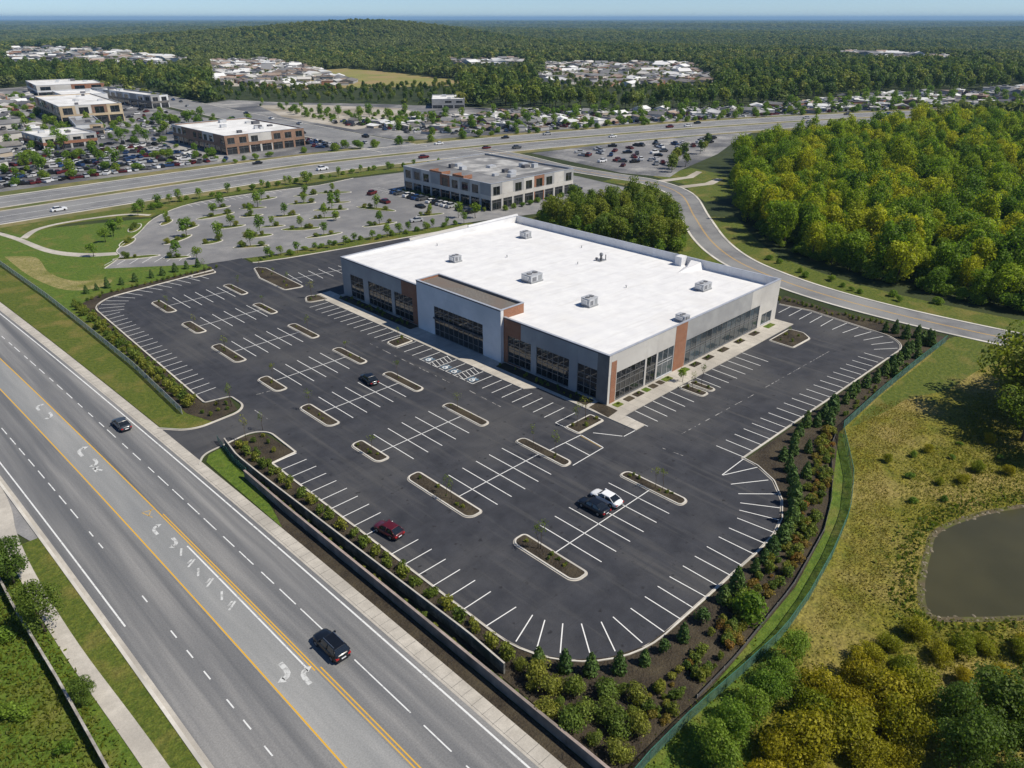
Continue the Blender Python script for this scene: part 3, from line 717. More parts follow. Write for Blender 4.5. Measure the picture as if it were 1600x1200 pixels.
HWY = spline([(-260, 226), (-120, 236), (-40, 241), (30, 244), (90, 245), (140, 238), (200, 226), (260, 210), (330, 188), (420, 154), (520, 104), (640, 30), (800, -80)], 6)
surface('highway_verge', offset(HWY, 36) + offset(HWY, -31)[::-1], -.012, 'verge_far')
e = road_strip('highway', HWY, 23.5, .010, 'asphalt_lane', True)
b = MB(); b.ribbon(HWY, 3.4, 3.4, .0, .14); b.build('median', 'concrete', e)
b = MB(); b.ribbon(HWY, 1.8, 2.6, .145); b.build('median_grass', 'verge_far', e)
for d in (20.5, 12.0, -12.0, -20.5):
    b = MB(); b.ribbon(offset(HWY, d), .12, .12, .016); b.build('lane_line', 'paint_road', e)
XRD = spline([(146, 250), (147, 300), (150, 380), (154, 480), (163, 600), (180, 760), (210, 930)], 6)
road_strip('crossing_road', XRD, 14, .0145, 'asphalt_lane')
LOT2 = spline([(-34, 143.5), (-27, 152), (-25, 160), (-14, 174), (-3, 190), (11, 201.5), (25, 204.5), (44, 203.5), (66, 200)], 4) + [(84, 203), (128, 196), (152, 172), (154, 140), (150, 112), (128, 100), (100, 104), (69, 113), (40, 120), (20, 122.5), (4, 124), (-3.4, 126.5), (-13, 128.6)]
lot2 = surface('second_parking_lot', LOT2, .016, 'asphalt_old')
b = MB(); b.ribbon(LOT2[:34], .1, .1, 0, .15); b.build('kerb', 'concrete_kerb', lot2)
surface('planted_strip', [(-2.8, 126), (4, 123.6), (20, 122), (40, 119.5), (69, 112.6), (68, 109.4), (60, 110.6), (23, 115.8), (6, 118.5), (-3, 121)], .05, 'grass', thick=.05)
surface('roadside_strip', [(-46, 212), (-20, 213), (31, 213), (90, 214), (128, 207), (150, 198), (150, 184), (128, 200), (84, 206), (44, 207), (20, 207.5), (-3, 193), (-8, 199), (-25, 203), (-40, 198)], .006, 'grass')
surface('field_path', spline([(-46, 215), (-41.5, 195), (-38.5, 174), (-33, 163), (-25, 157)], 6) + spline([(-27, 154.5), (-35, 160), (-40.5, 172), (-43.5, 195), (-48, 215)], 6), .012, 'concrete')
surface('field_path', spline([(-41.5, 194), (-35, 203), (-24, 206.5), (-8, 204.5), (-1, 197)], 6) + spline([(-2.4, 195.6), (-8.4, 202.6), (-23.6, 204.6), (-33.6, 201.4), (-40, 192)], 6), .013, 'concrete')
surface('bare_soil', spline([(-50, 175), (-44, 168), (-45.5, 150), (-43, 138), (-36, 133), (-40, 128), (-47, 132), (-50, 150), (-50, 175)], 5), .009, 'grass_dry')
L2I = []
for (cx_, cy_, a_, b_, ang) in [(-8, 158.5, 6, 1.6, .5), (-2, 148.5, 3.4, 1.6, .1), (11, 145.6, 4.6, 2.0, -.35), (25, 144, 6.0, 2.2, -.55), (13.5, 179.5, 7, 1.8, .1), (28, 181.5, 4.5, 1.6, -.5), (44, 176, 5, 1.8, -.4), (46, 160, 6, 1.8, -.6), (-20, 166, 5, 1.6, .9), (-12, 182, 5.5, 1.6, 1.0), (-24, 148, 6, 1.5, -.4), (58, 150, 8, 2.0, -1.2), (62, 184, 7, 1.8, -.6), (10, 162, 5, 1.7, -.2), (38, 192, 5, 1.6, 0), (30, 163, 5, 1.6, -.3), (20, 153, 4, 1.3, -.4), (0, 170, 4.5, 1.4, .4), (-2, 182, 4, 1.3, .8), (22, 171, 4, 1.3, -.2), (38, 151, 5, 1.5, -.5), (52, 187, 4.5, 1.4, -.3), (20, 190, 4, 1.3, .1), (54, 168, 4.5, 1.4, -.5), (-16, 140, 3.5, 1.3, -.5), (4, 136, 5, 1.4, -.5), (26, 132, 6, 1.4, -.15), (46, 131, 6, 1.4, -.2), (66, 130, 5, 1.4, -.3)]:
    L2I.append((cx_, cy_, a_, ang))
    pts = [(cx_ + a_ * math.cos(t) * math.cos(ang) - b_ * math.sin(t) * math.sin(ang), cy_ + a_ * math.cos(t) * math.sin(ang) + b_ * math.sin(t) * math.cos(ang)) for t in np.linspace(0, 2 * math.pi, 19)[:-1]]
    e = empty('planting_island'); e['kind'] = 'structure'
    b = MB(); b.ribbon(pts, .14, .14, 0, .16, closed=True); b.build('kerb', 'concrete_kerb', e)
    b = MB(); b.sheet(offset(pts, .14, True), .14); b.build('turf', 'grass', e)
for x0, y0, dx, dy, n_ in [(-10, 131.5, .0, 5, 0), (14, 199, 2.7, 0, 14), (76, 150, 0, 2.7, 12), (-33, 146.5, 2.7, -1.6, 7)]:
    for k in range(n_):
        x, y = x0 + dx * k, y0 + dy * k
        stall_line(x, y, x + (0 if dy == 0 else 5), y + (4.8 if dy == 0 else 0) + (0 if dx == 0 or dy == 0 else 4.6), .16, 'paint_white', 'stall_line', lot2, .0215)
surface('back_lot', [(183, 196), (178, 160), (173, 132), (180, 112), (196, 118), (246, 130), (300, 150), (330, 158), (300, 170), (236, 188)], .006, 'asphalt_far')
surface('back_lot', [(190, 182), (186, 160), (182, 138), (200, 128), (238, 142), (262, 160), (230, 180)], .010, 'asphalt_old')
surface('verge', [(80, 60), (100, 44), (120, 62), (150, 88), (160, 110), (150, 112), (128, 98), (100, 102), (74, 106), (71, 90)], -.004, 'grass')
surface('verge', offset(CURVE[36:], 14) + offset(CURVE[36:], 4.8)[::-1], .003, 'grass')
surface('verge', offset(CURVE[20:50], -4.8) + offset(CURVE[20:50], -13)[::-1], .0025, 'grass')
surface('verge', [(176, 118), (172, 100), (160, 88), (150, 76), (170, 70), (200, 96), (205, 118)], .0025, 'grass')
surface('gravel_spur', [(170, 112), (186, 108), (200, 112), (200, 109), (186, 104.5), (169, 108)], .009, 'pale_ground')
surface('gravel_spur', [(164, 100), (180, 95), (192, 97), (192, 94), (180, 91), (162, 96)], .009, 'pale_ground')
# built-up land beyond the highway
surface('shopping_ground', [(-150, 271), (40, 277), (132, 272), (133, 470), (150, 700), (120, 820), (20, 780), (-60, 640), (-150, 460)], -.004, 'asphalt_far')
surface('shopping_ground', [(163, 284), (176, 268), (230, 252), (330, 224), (450, 176), (560, 122), (680, 46), (840, -20), (820, 110), (600, 208), (450, 232), (364, 278), (325, 330), (270, 440), (222, 505), (200, 556), (172, 540), (165, 400)], -.004, 'asphalt_far')
surface('pale_clearing', [(172, 420), (170, 330), (240, 345), (262, 405), (230, 470), (196, 500)], .004, 'pale_ground')

# ------------------------------------------------------------------ buildings
def facade(root, o, u, n, length, height, ucuts, zcuts, wins, matfn, thick=.28, joint=.012, frame='frame_metal', glass='glass_dark', core=True, proud=lambda a, z: 0., zb=0.):
    """wall of separate panels with open joints; windows with frame bars and one object for each pane"""
    us = sorted(set([0., length] + list(ucuts) + [w_[0] for w_ in wins] + [w_[1] for w_ in wins]))
    zs = sorted(set([zb, height] + list(zcuts)))
    def hole(a, z): return any(w_[0] < a < w_[1] and w_[2] < z < w_[3] for w_ in wins)
    for u0, u1 in zip(us, us[1:]):
        zz = sorted(set(zs + [q for w_ in wins if w_[0] < (u0 + u1) / 2 < w_[1] for q in (w_[2], w_[3])]))
        zz = [z for z in zz if zb <= z <= height]
        for z0, z1 in zip(zz, zz[1:]):
            if z1 - z0 < .03 or u1 - u0 < .03 or hole((u0 + u1) / 2, (z0 + z1) / 2): continue
            b = MB(); d = proud((u0 + u1) / 2, (z0 + z1) / 2)
            b.obox(o, u, n, u0 + joint / 2, u1 - joint / 2, -thick, d, z0 + (joint / 2 if z0 > zb else 0), z1 - joint / 2)
            b.build('wall_panel', matfn((u0 + u1) / 2, (z0 + z1) / 2), root)
    rw = random.Random(int(length * 7 + height))
    for w_ in wins:
        u0, u1, z0, z1, nc, rows = w_[:6]; gl = w_[6] if len(w_) > 6 else glass; fm = w_[7] if len(w_) > 7 else frame
        cuts = [u0 + (u1 - u0) * k / nc for k in range(nc + 1)]
        hz = [z0] + list(rows) + [z1]
        b = MB(); t = .045
        for k, c in enumerate(cuts): b.obox(o, u, n, max(u0, c - t), min(u1, c + t), -.20, -.09, z0, z1)
        for z in hz: b.obox(o, u, n, u0, u1, -.205, -.085, max(z0, z - t), min(z1, z + t))
        b.obox(o, u, n, u0 - .04, u1 + .04, -.09, .05, z0 - .08, z0)
        wo_ = b.build('window', fm, root)
        for k in range(nc):
            for z_0, z_1 in zip(hz, hz[1:]):
                if z_1 - z_0 < .12: continue
                q = MB(); e1, e2 = rw.uniform(-.006, .006), rw.uniform(-.006, .006)
                P = lambda a, d, z: (o[0] + u[0] * a + n[0] * d, o[1] + u[1] * a + n[1] * d, z)
                a0, a1 = cuts[k] + t, cuts[k + 1] - t
                f_ = [P(a0, -.15 + e1, z_0 + t), P(a1, -.15 - e1, z_0 + t), P(a1, -.15 + e2, z_1 - t), P(a0, -.15 - e2, z_1 - t)]
                g_ = [P(a0, -.17, z_0 + t), P(a1, -.17, z_0 + t), P(a1, -.17, z_1 - t), P(a0, -.17, z_1 - t)]
                fs = [(0, 1, 2, 3), (7, 6, 5, 4), (0, 4, 5, 1), (1, 5, 6, 2), (2, 6, 7, 3), (3, 7, 4, 0)]
                if u[0] * n[1] - u[1] * n[0] > 0: fs = [x[::-1] for x in fs]
                q.add(f_ + g_, fs); q.build('pane', gl, wo_)
def shell(root, x0, x1, y0, y1, h, inset=.26, mat='core_dark'):
    b = MB(); b.box(x0 + inset, x1 - inset, y0 + inset, y1 - inset, .02, h); return b.build('core', mat, root)

BX, BY, BH = 58.6, 81.0, 9.3
bld = empty('retail_building')
tag(bld, 'large single-storey retail building with white flat roof, grey panel walls and brick strips', 'building')
def mf_front(a, z):
    y = a
    if (51.15 < y < 57.5) or (20.9 < y < 25.5): return 'brick'
    if y < 2.5 or y > 78.2: return 'panel_dark' if z < 8.4 and y < 2.5 else 'panel_grey'
    if 8.5 < y < 8.9 and z < 6.2: return 'brick'
    return 'panel_grey' if z > 5.9 or z < .5 else 'panel_grey'
W6 = lambda u0, u1, nc, **k: (u0, u1, .45, 5.9, nc, (1.9, 3.3, 4.3))
facade(bld, (0, 0), (0, 1), (-1, 0), BY, BH, [7.0, 17.5, 20.9, 25.5, 51.1, 57.5, 61.0, 71.4, 78.2], [.45, 3.2, 5.9],
       [W6(2.5, 6.9, 3), W6(8.9, 16.9, 6), W6(18.3, 24.4, 4), W6(53.8, 60.4, 4), W6(61.5, 70.4, 6), W6(72.4, 77.6, 3)], mf_front,
       proud=lambda a, z: .05 if 20.9 < a < 25.5 or 51 < a < 57.5 else (.03 if z > 5.9 else 0.))
def mf_side(a, z):
    if .6 < a < 2.05 and z < 8: return 'brick'
    if 19.4 < a < 23.1: return 'brick'
    if 23.1 < a < 46.9: return 'panel_grey'
    return 'panel_light'
facade(bld, (0, 0), (1, 0), (0, -1), BX, BH, [.6, 2.05, 10.7, 14, 19.4, 23.1, 26.3, 34, 42, 46.9, 51, 57.6], [.3, 2.9, 5.6, 8.0],
       [(2.25, 10.4, .3, 5.6, 6, (1.8, 3.3, 4.2)), (10.9, 13.8, .3, 5.6, 2, (2.6, 3.5)), (14.3, 19.2, .3, 5.6, 3, (2.9, 3.4), 'glass_blue', 'frame_light'),
        (23.3, 50.8, .3, 5.3, 15, (2.6, 3.1), 'glass_blue', 'frame_metal'), (52.2, 56.6, .3, 2.8, 2, (), 'glass_blue', 'frame_light')], mf_side,
       proud=lambda a, z: .06 if 19.4 < a < 23.1 or .6 < a < 2.05 else (.03 if z > 5.6 else 0.))
facade(bld, (BX, 0), (0, 1), (1, 0), BY, BH, list(np.arange(9, 80, 9)), [4.6], [], lambda a, z: 'panel_light')
facade(bld, (0, BY), (1, 0), (0, 1), BX, BH, list(np.arange(8, 58, 8.4)), [4.6], [], lambda a, z: 'panel_light')
shell(bld, 0, BX, 0, BY, 7.3)
# roof falls to the back; membrane turned up the inner parapet faces
b = MB()
def rz(x): return 8.95 - (8.95 - 7.45) * min(1, max(0, x / BX))
nx = 24
for i in range(nx):
    xa, xb = .3 + (BX - .6) * i / nx, .3 + (BX - .6) * (i + 1) / nx
    ny = 24
    for j in range(ny):
        ya, yb = .3 + (BY - .6) * j / ny, .3 + (BY - .6) * (j + 1) / ny
        b.add([(xa, ya, rz(xa)), (xb, ya, rz(xb)), (xb, yb, rz(xb)), (xa, yb, rz(xa))], [(0, 1, 2, 3)])
rf = b.build('roof', 'roof_membrane', bld)
b = MB()
b.box(.285, BX - .285, .285, .36, 7.2, BH - .004); b.box(.285, BX - .285, BY - .36, BY - .285, 7.2, BH - .004)
b.box(.285, .36, .36, BY - .36, 8.7, BH - .004); b.box(BX - .36, BX - .285, .36, BY - .36, 7.2, BH - .004)
b.build('parapet_lining', 'roof_membrane', rf)
b = MB()
for (x0, x1, y0, y1) in [(-.08, .40, -.08, BY + .08), (BX - .40, BX + .08, -.08, BY + .08)]: b.box(x0, x1, y0, y1, BH, BH + .10)
for (x0, x1, y0, y1) in [(.40, BX - .40, -.08, .40), (.40, BX - .40, BY - .40, BY + .08)]: b.box(x0, x1, y0, y1, BH, BH + .10)
b.build('coping', 'coping_metal', rf)
# raised parapet sections on the left and back walls
b = MB(); b.box(20.2, 39.6, BY - .42, BY + .04, BH + .102, BH + .75); b.build('raised_parapet', 'panel_light', rf)
b = MB(); b.box(39.9, BX + .05, BY - .46, BY + .06, BH + .102, BH + .55); b.build('raised_parapet', 'roof_membrane', rf)
b = MB(); b.add([(50.5, 21, rz(50)), (BX - .37, 18.5, rz(BX)), (BX - .37, 23.5, rz(BX)), (BX - .37, 19.6, BH - .3), (BX - .37, 22.4, BH - .3), (54.5, 21, rz(54) + .75)],
               [(0, 1, 3, 5), (2, 0, 5, 4), (5, 3, 4)]); b.build('roof_cricket', 'roof_membrane', rf)
b = MB(); b.box(BX - 2.6, BX - .45, 23.6, 25.4, rz(57), BH + .35); b.build('roof_access_box', 'roof_membrane', rf)
# entrance block, taller and standing forward
TX0, TX1, TY0, TY1, TH = -.8, 5.4, 25.5, 51.1, 10.8
facade(bld, (TX0, TY0), (0, 1), (-1, 0), TY1 - TY0, TH, [2.6, 12.6, 23.0], [3.4, 6.55, 8.8],
       [(5.1, 20.0, .16, 6.55, 10, (1.5, 3.7, 4.9, 5.6))], lambda a, z: 'panel_white', joint=.02, thick=.4)
b = MB(); b.box(TX0 + .42, TX1 - .3, TY0 + .3, TY1 - .3, .16, TH - .55); b.build('entrance_core', 'core_dark', bld)
facade(bld, (TX0, TY0), (1, 0), (0, -1), TX1 - TX0, TH, [.75, 3.2], [9.42], [], lambda a, z: 'panel_white' if a < .75 else 'brick', zb=.16)
facade(bld, (TX0, TY1), (1, 0), (0, 1), TX1 - TX0, TH, [.75, 3.2], [9.42], [], lambda a, z: 'panel_white' if a < .75 else 'brick', zb=.16)
facade(bld, (TX1, TY0), (0, 1), (1, 0), TY1 - TY0, TH, [12.6], [], [], lambda a, z: 'panel_dark', zb=7.2)
b = MB(); b.box(TX0 + .41, TX1 - .29, TY0 + .29, TY1 - .29, TH - .549, TH - .42); er = b.build('entrance_roof', 'roof_gravel', bld)
b = MB()
for (x0, x1, y0, y1) in [(TX0 - .08, TX0 + .42, TY0 - .08, TY1 + .08), (TX1 - .32, TX1 + .08, TY0 - .08, TY1 + .08)]: b.box(x0, x1, y0, y1, TH, TH + .1)
for (x0, x1, y0, y1) in [(TX0 + .42, TX1 - .32, TY0 - .08, TY0 + .32), (TX0 + .42, TX1 - .32, TY1 - .32, TY1 + .08)]: b.box(x0, x1, y0, y1, TH, TH + .1)
b.build('coping', 'coping_metal', er)
b = MB(); b.box(TX0 - .03, TX0 - .002, TY0 - .02, TY1 + .02, TH - .22, TH); b.build('fascia', 'coping_dark', er)
b = MB(); b.box(-.07, -.055, -.05, TY0 - .1, BH - .2, BH); b.box(-.07, -.055, TY1 + .1, BY + .05, BH - .2, BH); b.build('fascia', 'coping_dark', bld)
b = MB(); b.box(TX0 - .3, TX0 - .03, TY0 + 5.0, TY0 + 20.1, 3.85, 4.15); b.build('door_canopy', 'coping_dark', bld)

# rooftop units
def rooftop_unit(x, y, sx_, sy_, sz_, label, rzz=0):
    z = rz(x); e = empty('rooftop_unit', (x, y, z - .02), rzz); tag(e, label, 'rooftop unit', 'air handling units on the white roof')
    b = MB(); b.box(-sx_ / 2 - .1, sx_ / 2 + .1, -sy_ / 2 - .1, sy_ / 2 + .1, 0, .32); b.build('curb_base', 'unit_shade', e)
    b = MB(); b.box(-sx_ / 2, sx_ / 2, -sy_ / 2, sy_ / 2, .33, sz_); b.box(-sx_ / 2 - .04, sx_ / 2 + .04, -sy_ / 2 - .04, sy_ / 2 + .04, sz_, sz_ + .07); b.build('casing', 'galvanised', e)
    for k in (-1, 1):
        b = MB(); r_ = min(sx_, sy_) * .2
        b.tube([(k * sx_ * .24, 0, sz_ + .07), (k * sx_ * .24, 0, sz_ + .2)], [r_, r_], 14); f_ = b.build('fan', 'unit_grille', e)
        b = MB(); b.box(k * sx_ * .24 - r_, k * sx_ * .24 + r_, -.03, .03, sz_ + .2, sz_ + .23); b.box(k * sx_ * .24 - .03, k * sx_ * .24 + .03, -r_, -.032, sz_ + .2, sz_ + .23); b.box(k * sx_ * .24 - .03, k * sx_ * .24 + .03, .032, r_, sz_ + .2, sz_ + .23); b.build('fan_guard', 'galvanised', f_)
    for q in range(5):
        b = MB(); b.box(-sx_ * .4, -sx_ * .05, -sy_ / 2 - .03, -sy_ / 2 - .002, .5 + q * .18, .6 + q * .18); b.build('louvre', 'unit_grille', e)
    b = MB(); b.box(-sx_ / 2 - .4, -sx_ / 2, -sy_ * .3, sy_ * .3, sz_ * .45, sz_ * .9); b.build('hood', 'galvanised', e)
    b = MB(); b.box(sx_ * .1, sx_ * .42, -sy_ / 2 - .025, -sy_ / 2 - .003, .45, sz_ - .15); b.build('access_panel', 'unit_shade', e)
    b = MB(); b.tube([(sx_ / 2, 0, .5), (sx_ / 2 + .5, 0, .5), (sx_ / 2 + .5, 0, 0)], [.06] * 3, 6); b.build('pipe', 'unit_shade', e)
rooftop_unit(18.8, 61.4, 2.2, 2.0, 1.45, 'small square rooftop unit behind the left wing of the front wall')
rooftop_unit(47.6, 66.6, 2.1, 2.3, 1.7, 'rooftop unit nearest the far back corner of the white roof')
rooftop_unit(21.4, 38.8, 3.6, 3.0, 1.7, 'largest rooftop unit, standing behind the raised entrance block')
rooftop_unit(18.2, 19.8, 2.6, 2.2, 1.75, 'rooftop unit right of the entrance block, nearest the front corner')
rooftop_unit(44.6, 10.4, 3.2, 2.2, 1.5, 'rooftop unit near the right back corner of the white roof')
rooftop_unit(24.6, 2.2, 1.6, 2.2, 1.25, 'dark rooftop unit at the roof edge above the brick strip')
e = empty('vent_cluster', (45.6, 39.4, rz(45.6) - .02)); tag(e, 'cluster of dark vent pipes and a small dish in mid roof', 'vents')
for dx, dy, hh, rr_ in [(0, 0, 1.7, .16), (.7, .3, 1.1, .14), (-.5, -.6, .9, .2), (.9, -.8, 1.3, .1), (-.9, .5, .7, .22)]:
    b = MB(); b.tube([(dx, dy, 0), (dx, dy, hh)], [rr_, rr_], 8); b.tube([(dx, dy, hh), (dx, dy, hh + .12)], [rr_ * 1.6, rr_ * 1.2], 8); b.build('vent_pipe', 'unit_grille', e)
b = MB(); b.box(-1.2, 1.2, -.9, .9, 0, .18); b.build('base', 'unit_shade', e)
b = MB(); b.tube([(1.3, 1.0, .0), (1.3, 1.0, .9)], [.05, .05], 6); b.tube([(1.3, 1.0, .9), (1.1, .8, 1.1), (.85, .55, 1.2)], [.05, .45, .5], 12); b.build('dish', 'galvanised', e)
for i, (x, y) in enumerate([(24.6, 75.2), (38.9, 40.8), (33, 22), (51, 50), (30.5, 56)]):
    b = MB(); b.tube([(x, y, rz(x) - .05), (x, y, rz(x) + .5)], [.1, .1], 8); b.tube([(x, y, rz(x) + .5), (x, y, rz(x) + .6)], [.22, .14], 8)
    tag(b.build('roof_vent', 'unit_shade'), 'short round vent pipe standing alone on the white roof', 'vent pipe', 'single vent pipes on the white roof')

def block(name, label, x0, y0, L, D, h, rot, style, cat='building', group=None):
    """two-storey commercial block: panel walls, shopfronts, upper windows, flat roof with parapet and units"""
    root = empty(name, (x0, y0, 0), rot); tag(root, label, cat, group)
    rs = random.Random(int(L * 31 + D)); hm = h * .47
    def fac(o, u, n, ln, front):
        nb = max(2, round(ln / style['bay'])); bw = ln / nb; wins = []
        for k in range(nb):
            a = k * bw
            wins.append((a + .5, a + bw - .5, .15, hm - .7, 2, (hm - 1.6,)))
            if (k * 7 + int(ln)) % 5 != 4: wins.append((a + bw * .2, a + bw * .8, hm + .8, h - 1.2, 2 if bw > 4 else 1, ()))
        def mf(a, z):
            k = int(a // bw)
            if hm - .7 < z < hm + .8: return style['band']
            return style['walls'][(k // style['run']) % len(style['walls'])]
        if front: facade(root, o, u, n, ln, h, [k * bw for k in range(1, nb)], [hm - .7, hm + .8], wins, mf, joint=.03, glass='glass_dark')
        else: facade(root, o, u, n, ln, h, [], [], [], lambda a, z: style['walls'][0])
    fac((0, 0), (0, 1), (-1, 0), D, True); fac((0, 0), (1, 0), (0, -1), L, True)
    fac((L, 0), (0, 1), (1, 0), D, False); fac((0, D), (1, 0), (0, 1), L, False)
    b = MB(); b.box(.26, L - .26, .26, D - .26, .02, h - .7); b.build('core', 'core_dark', root)
    b = MB(); b.box(.29, L - .29, .29, D - .29, h - .69, h - .55); rf = b.build('roof', style['roof'], root)
    if style.get('roof2'):
        b = MB(); b.box(L * .3, L - 3, D * .15, D * .9, h - .549, h - .5); b.build('roof_patch', style['roof2'], rf)
    b = MB()
    for (a0, a1, b0, b1) in [(-.08, .35, -.08, D + .08), (L - .35, L + .08, -.08, D + .08)]: b.box(a0, a1, b0, b1, h, h + .12)
    for (a0, a1, b0, b1) in [(.35, L - .35, -.08, .35), (.35, L - .35, D - .35, D + .08)]: b.box(a0, a1, b0, b1, h, h + .12)
    b.build('coping', style.get('coping', 'coping_metal'), rf)
    if style.get('bumps'):
        for (a, c, hh) in style['bumps']:
            b = MB(); b.box(-.12, .3, a, c, h + .121, h + hh); b.box(.3, 4, a, a + .3, h - .4, h + hh); b.box(.3, 4, c - .3, c, h - .4, h + hh); b.build('raised_parapet', style['walls'][-1], rf)
    for k in range(style.get('units', 6)):
        ux, uy = rs.uniform(L * .25, L * .85), rs.uniform(D * .12, D * .88); s_ = rs.uniform(.9, 1.9)
        b = MB(); b.box(ux - s_, ux + s_, uy - s_ * .7, uy + s_ * .7, h - .5, h - .5 + rs.uniform(.8, 1.5)); b.build('roof_unit', rs.choice(['galvanised', 'galvanised', 'unit_grille']), rf)
    return root
block('office_building', 'two-storey grey and brick office block with dark flat roof behind the second parking lot', 84.5, 119.5, 42.5, 49, 9.2, 0,
      dict(bay=5.4, run=1, walls=['panel_grey', 'panel_light', 'panel_grey', 'panel_light', 'brick'], band='panel_light', roof='roof_grey_far', roof2='roof_pale_far', coping='coping_metal', bumps=[(14, 20, .9), (26, 33, .7)], units=12))
block('brick_building', 'two-storey brick and cream shop block with pale flat roof beyond the highway', 73, 295, 43, 62, 9.0, 0,
      dict(bay=6.2, run=2, walls=['brick_far', 'panel_light', 'brick_far'], band='brick_far', roof='roof_white_far', units=9))
block('tan_building', 'long tan shop building with white roof at the far left', 52, 474, 36, 88, 11, R(-6),
      dict(bay=9, run=1, walls=['panel_tan', 'panel_light', 'brick_far'], band='panel_tan', roof='roof_white_far', units=6))
block('grey_shop_building', 'grey shop building with dark roof behind the brick block', 129, 531, 13, 105, 9, R(4),
      dict(bay=12, run=1, walls=['panel_grey', 'panel_white'], band='panel_dark', roof='roof_grey_far', roof2='roof_white_far', units=4))
block('store_building', 'pale wide store with white roof below the far-left trees', 96, 690, 52, 70, 9, R(-8),
      dict(bay=12, run=2, walls=['panel_light', 'brick'], band='panel_white', roof='roof_white_far', units=5))
block('low_green_building', 'low grey-green hall with pale roof beside the dark tree belt', 276, 388, 24, 36, 6.5, R(-40),
      dict(bay=8, run=1, walls=['panel_grey'], band='panel_grey', roof='roof_white_far', units=2))
block('far_store', 'white-roofed store between the tan building and the trees', 88, 590, 30, 46, 8, R(-6),
      dict(bay=11, run=1, walls=['panel_white', 'panel_tan'], band='panel_white', roof='roof_white_far', units=3))
block('roadside_shop', 'low shop with grey roof left of the brick block', 14, 372, 26, 30, 6.5, R(3),
      dict(bay=6, run=1, walls=['panel_light', 'panel_grey'], band='brick', roof='roof_white_far', units=3))
block('long_shop_row', 'long low shop row in front of the tan building', 44, 420, 14, 48, 5.5, R(-12),
      dict(bay=8, run=1, walls=['panel_white', 'panel_tan'], band='panel_dark', roof='roof_grey_far', units=3))

# ------------------------------------------------------------------ walls and fences
def wall_run(name, label, pts, h, th, seg, mat, capmat, cap=.08, capw=.06):
    e = empty(name, (*pts[0], 0)); tag(e, label, 'wall'); o0 = pts[0]
    P = [(x - o0[0], y - o0[1]) for x, y in pts]; rs = random.Random(9)
    stops = along(P, seg)
    for (x, y, a), (x2, y2, a2) in zip(stops, stops[1:]):
        L = math.hypot(x2 - x, y2 - y); hd = math.atan2(y2 - y, x2 - x); u = (math.cos(hd), math.sin(hd)); n = (-u[1], u[0]); q = rs.uniform(-.012, .012)
        b = MB(); b.obox((x, y), u, n, .01, L - .01, -th / 2 + q, th / 2 + q, 0, h); b.build('wall_segment', mat, e)
        b = MB(); b.obox((x, y), u, n, .006, L - .006, -th / 2 - capw, th / 2 + capw, h, h + cap); b.build('cap_stone', capmat, e)
    return e
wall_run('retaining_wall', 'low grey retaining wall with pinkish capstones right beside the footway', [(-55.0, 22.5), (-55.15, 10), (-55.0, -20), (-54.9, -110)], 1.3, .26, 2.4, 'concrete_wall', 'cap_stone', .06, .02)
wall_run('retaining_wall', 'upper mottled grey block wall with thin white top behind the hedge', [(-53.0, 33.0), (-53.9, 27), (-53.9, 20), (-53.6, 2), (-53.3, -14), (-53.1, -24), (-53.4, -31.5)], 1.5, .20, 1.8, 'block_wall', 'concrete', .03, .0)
def fence_run(name, label, pts, h, bay, postmat, meshmat, rail=True, pr=.035, thick=.02):
    e = empty(name, (*pts[0], 0)); tag(e, label, 'fence'); o0 = pts[0]
    P = [(x - o0[0], y - o0[1]) for x, y in pts]; stops = along(P, bay)
    pb = MB(); pb.tube([(0, 0, 0), (0, 0, h + .1)], [pr, pr], 6); pm = pb.mesh('post', postmat)
    for (x, y, a) in stops:
        o = bpy.data.objects.new('post', pm); o.location = (x, y, 0); link(o, e)
    for (x, y, a), (x2, y2, a2) in zip(stops, stops[1:]):
        L = math.hypot(x2 - x, y2 - y); hd = math.atan2(y2 - y, x2 - x); u = (math.cos(hd), math.sin(hd)); n = (-u[1], u[0])
        b = MB(); b.obox((x, y), u, n, .03, L - .03, -thick / 2, thick / 2, .06, h); b.build('mesh_panel', meshmat, e)
        if rail:
            b = MB(); b.obox((x, y), u, n, 0, L, -.025, .025, h, h + .05); b.build('top_rail', postmat, e)
    return e
fence_run('green_fence', 'green screened chain-link fence along the outer edge of the mulch bed', [(-57, -46.6), (-52, -46.2), (-44.7, -46.3), (-36, -46.9), (-28.7, -47.3), (-21, -46.6), (-11.6, -45.1), (-1.7, -42.9), (7.3, -39.5), (13.5, -36), (18.4, -33.2), (19.6, -32.1), (38, -31.3), (56, -31.1), (74.4, -31.1)], 1.5, 3.0, 'fence_post_green', 'fence_fabric_green')
fence_run('mesh_fence', 'pale grey mesh fence along the top of the grass slope', [(-53.4, 48.2), (-52.2, 73), (-52.0, 102), (-52.0, 128), (-52.9, 167), (-53.4, 205)], 1.35, 2.7, 'steel_grey', 'fence_mesh_grey', pr=.05)
fence_run('short_green_fence', 'short piece of green mesh fence at the driveway corner', [(-53.2, 35.2), (-54.2, 28), (-54.5, 21.8)], 1.1, 2.4, 'fence_post_green', 'fence_fabric_green', rail=False)
fence_run('silt_fence', 'low black silt fence along the inner grass edge', [(-42, -45.35), (-35, -45.3), (-20.3, -44.3), (-7.5, -42.1), (-.5, -39.9), (5.3, -37.4), (14.2, -33.1), (19, -31.9)], .5, 2.5, 'wood_grey', 'unit_grille', rail=False)
e = empty('plank_fence', (-86.3, 24, 0)); tag(e, 'weathered grey plank fence on the grass bank beside the footway', 'fence')
stops = along([(0, 0), (-.1, -10), (.2, -24), (.3, -60)], 2.4)
pbm = MB(); pbm.box(-.07, .07, -.07, .07, 0, 1.25); pm_ = pbm.mesh('post', 'wood_grey')
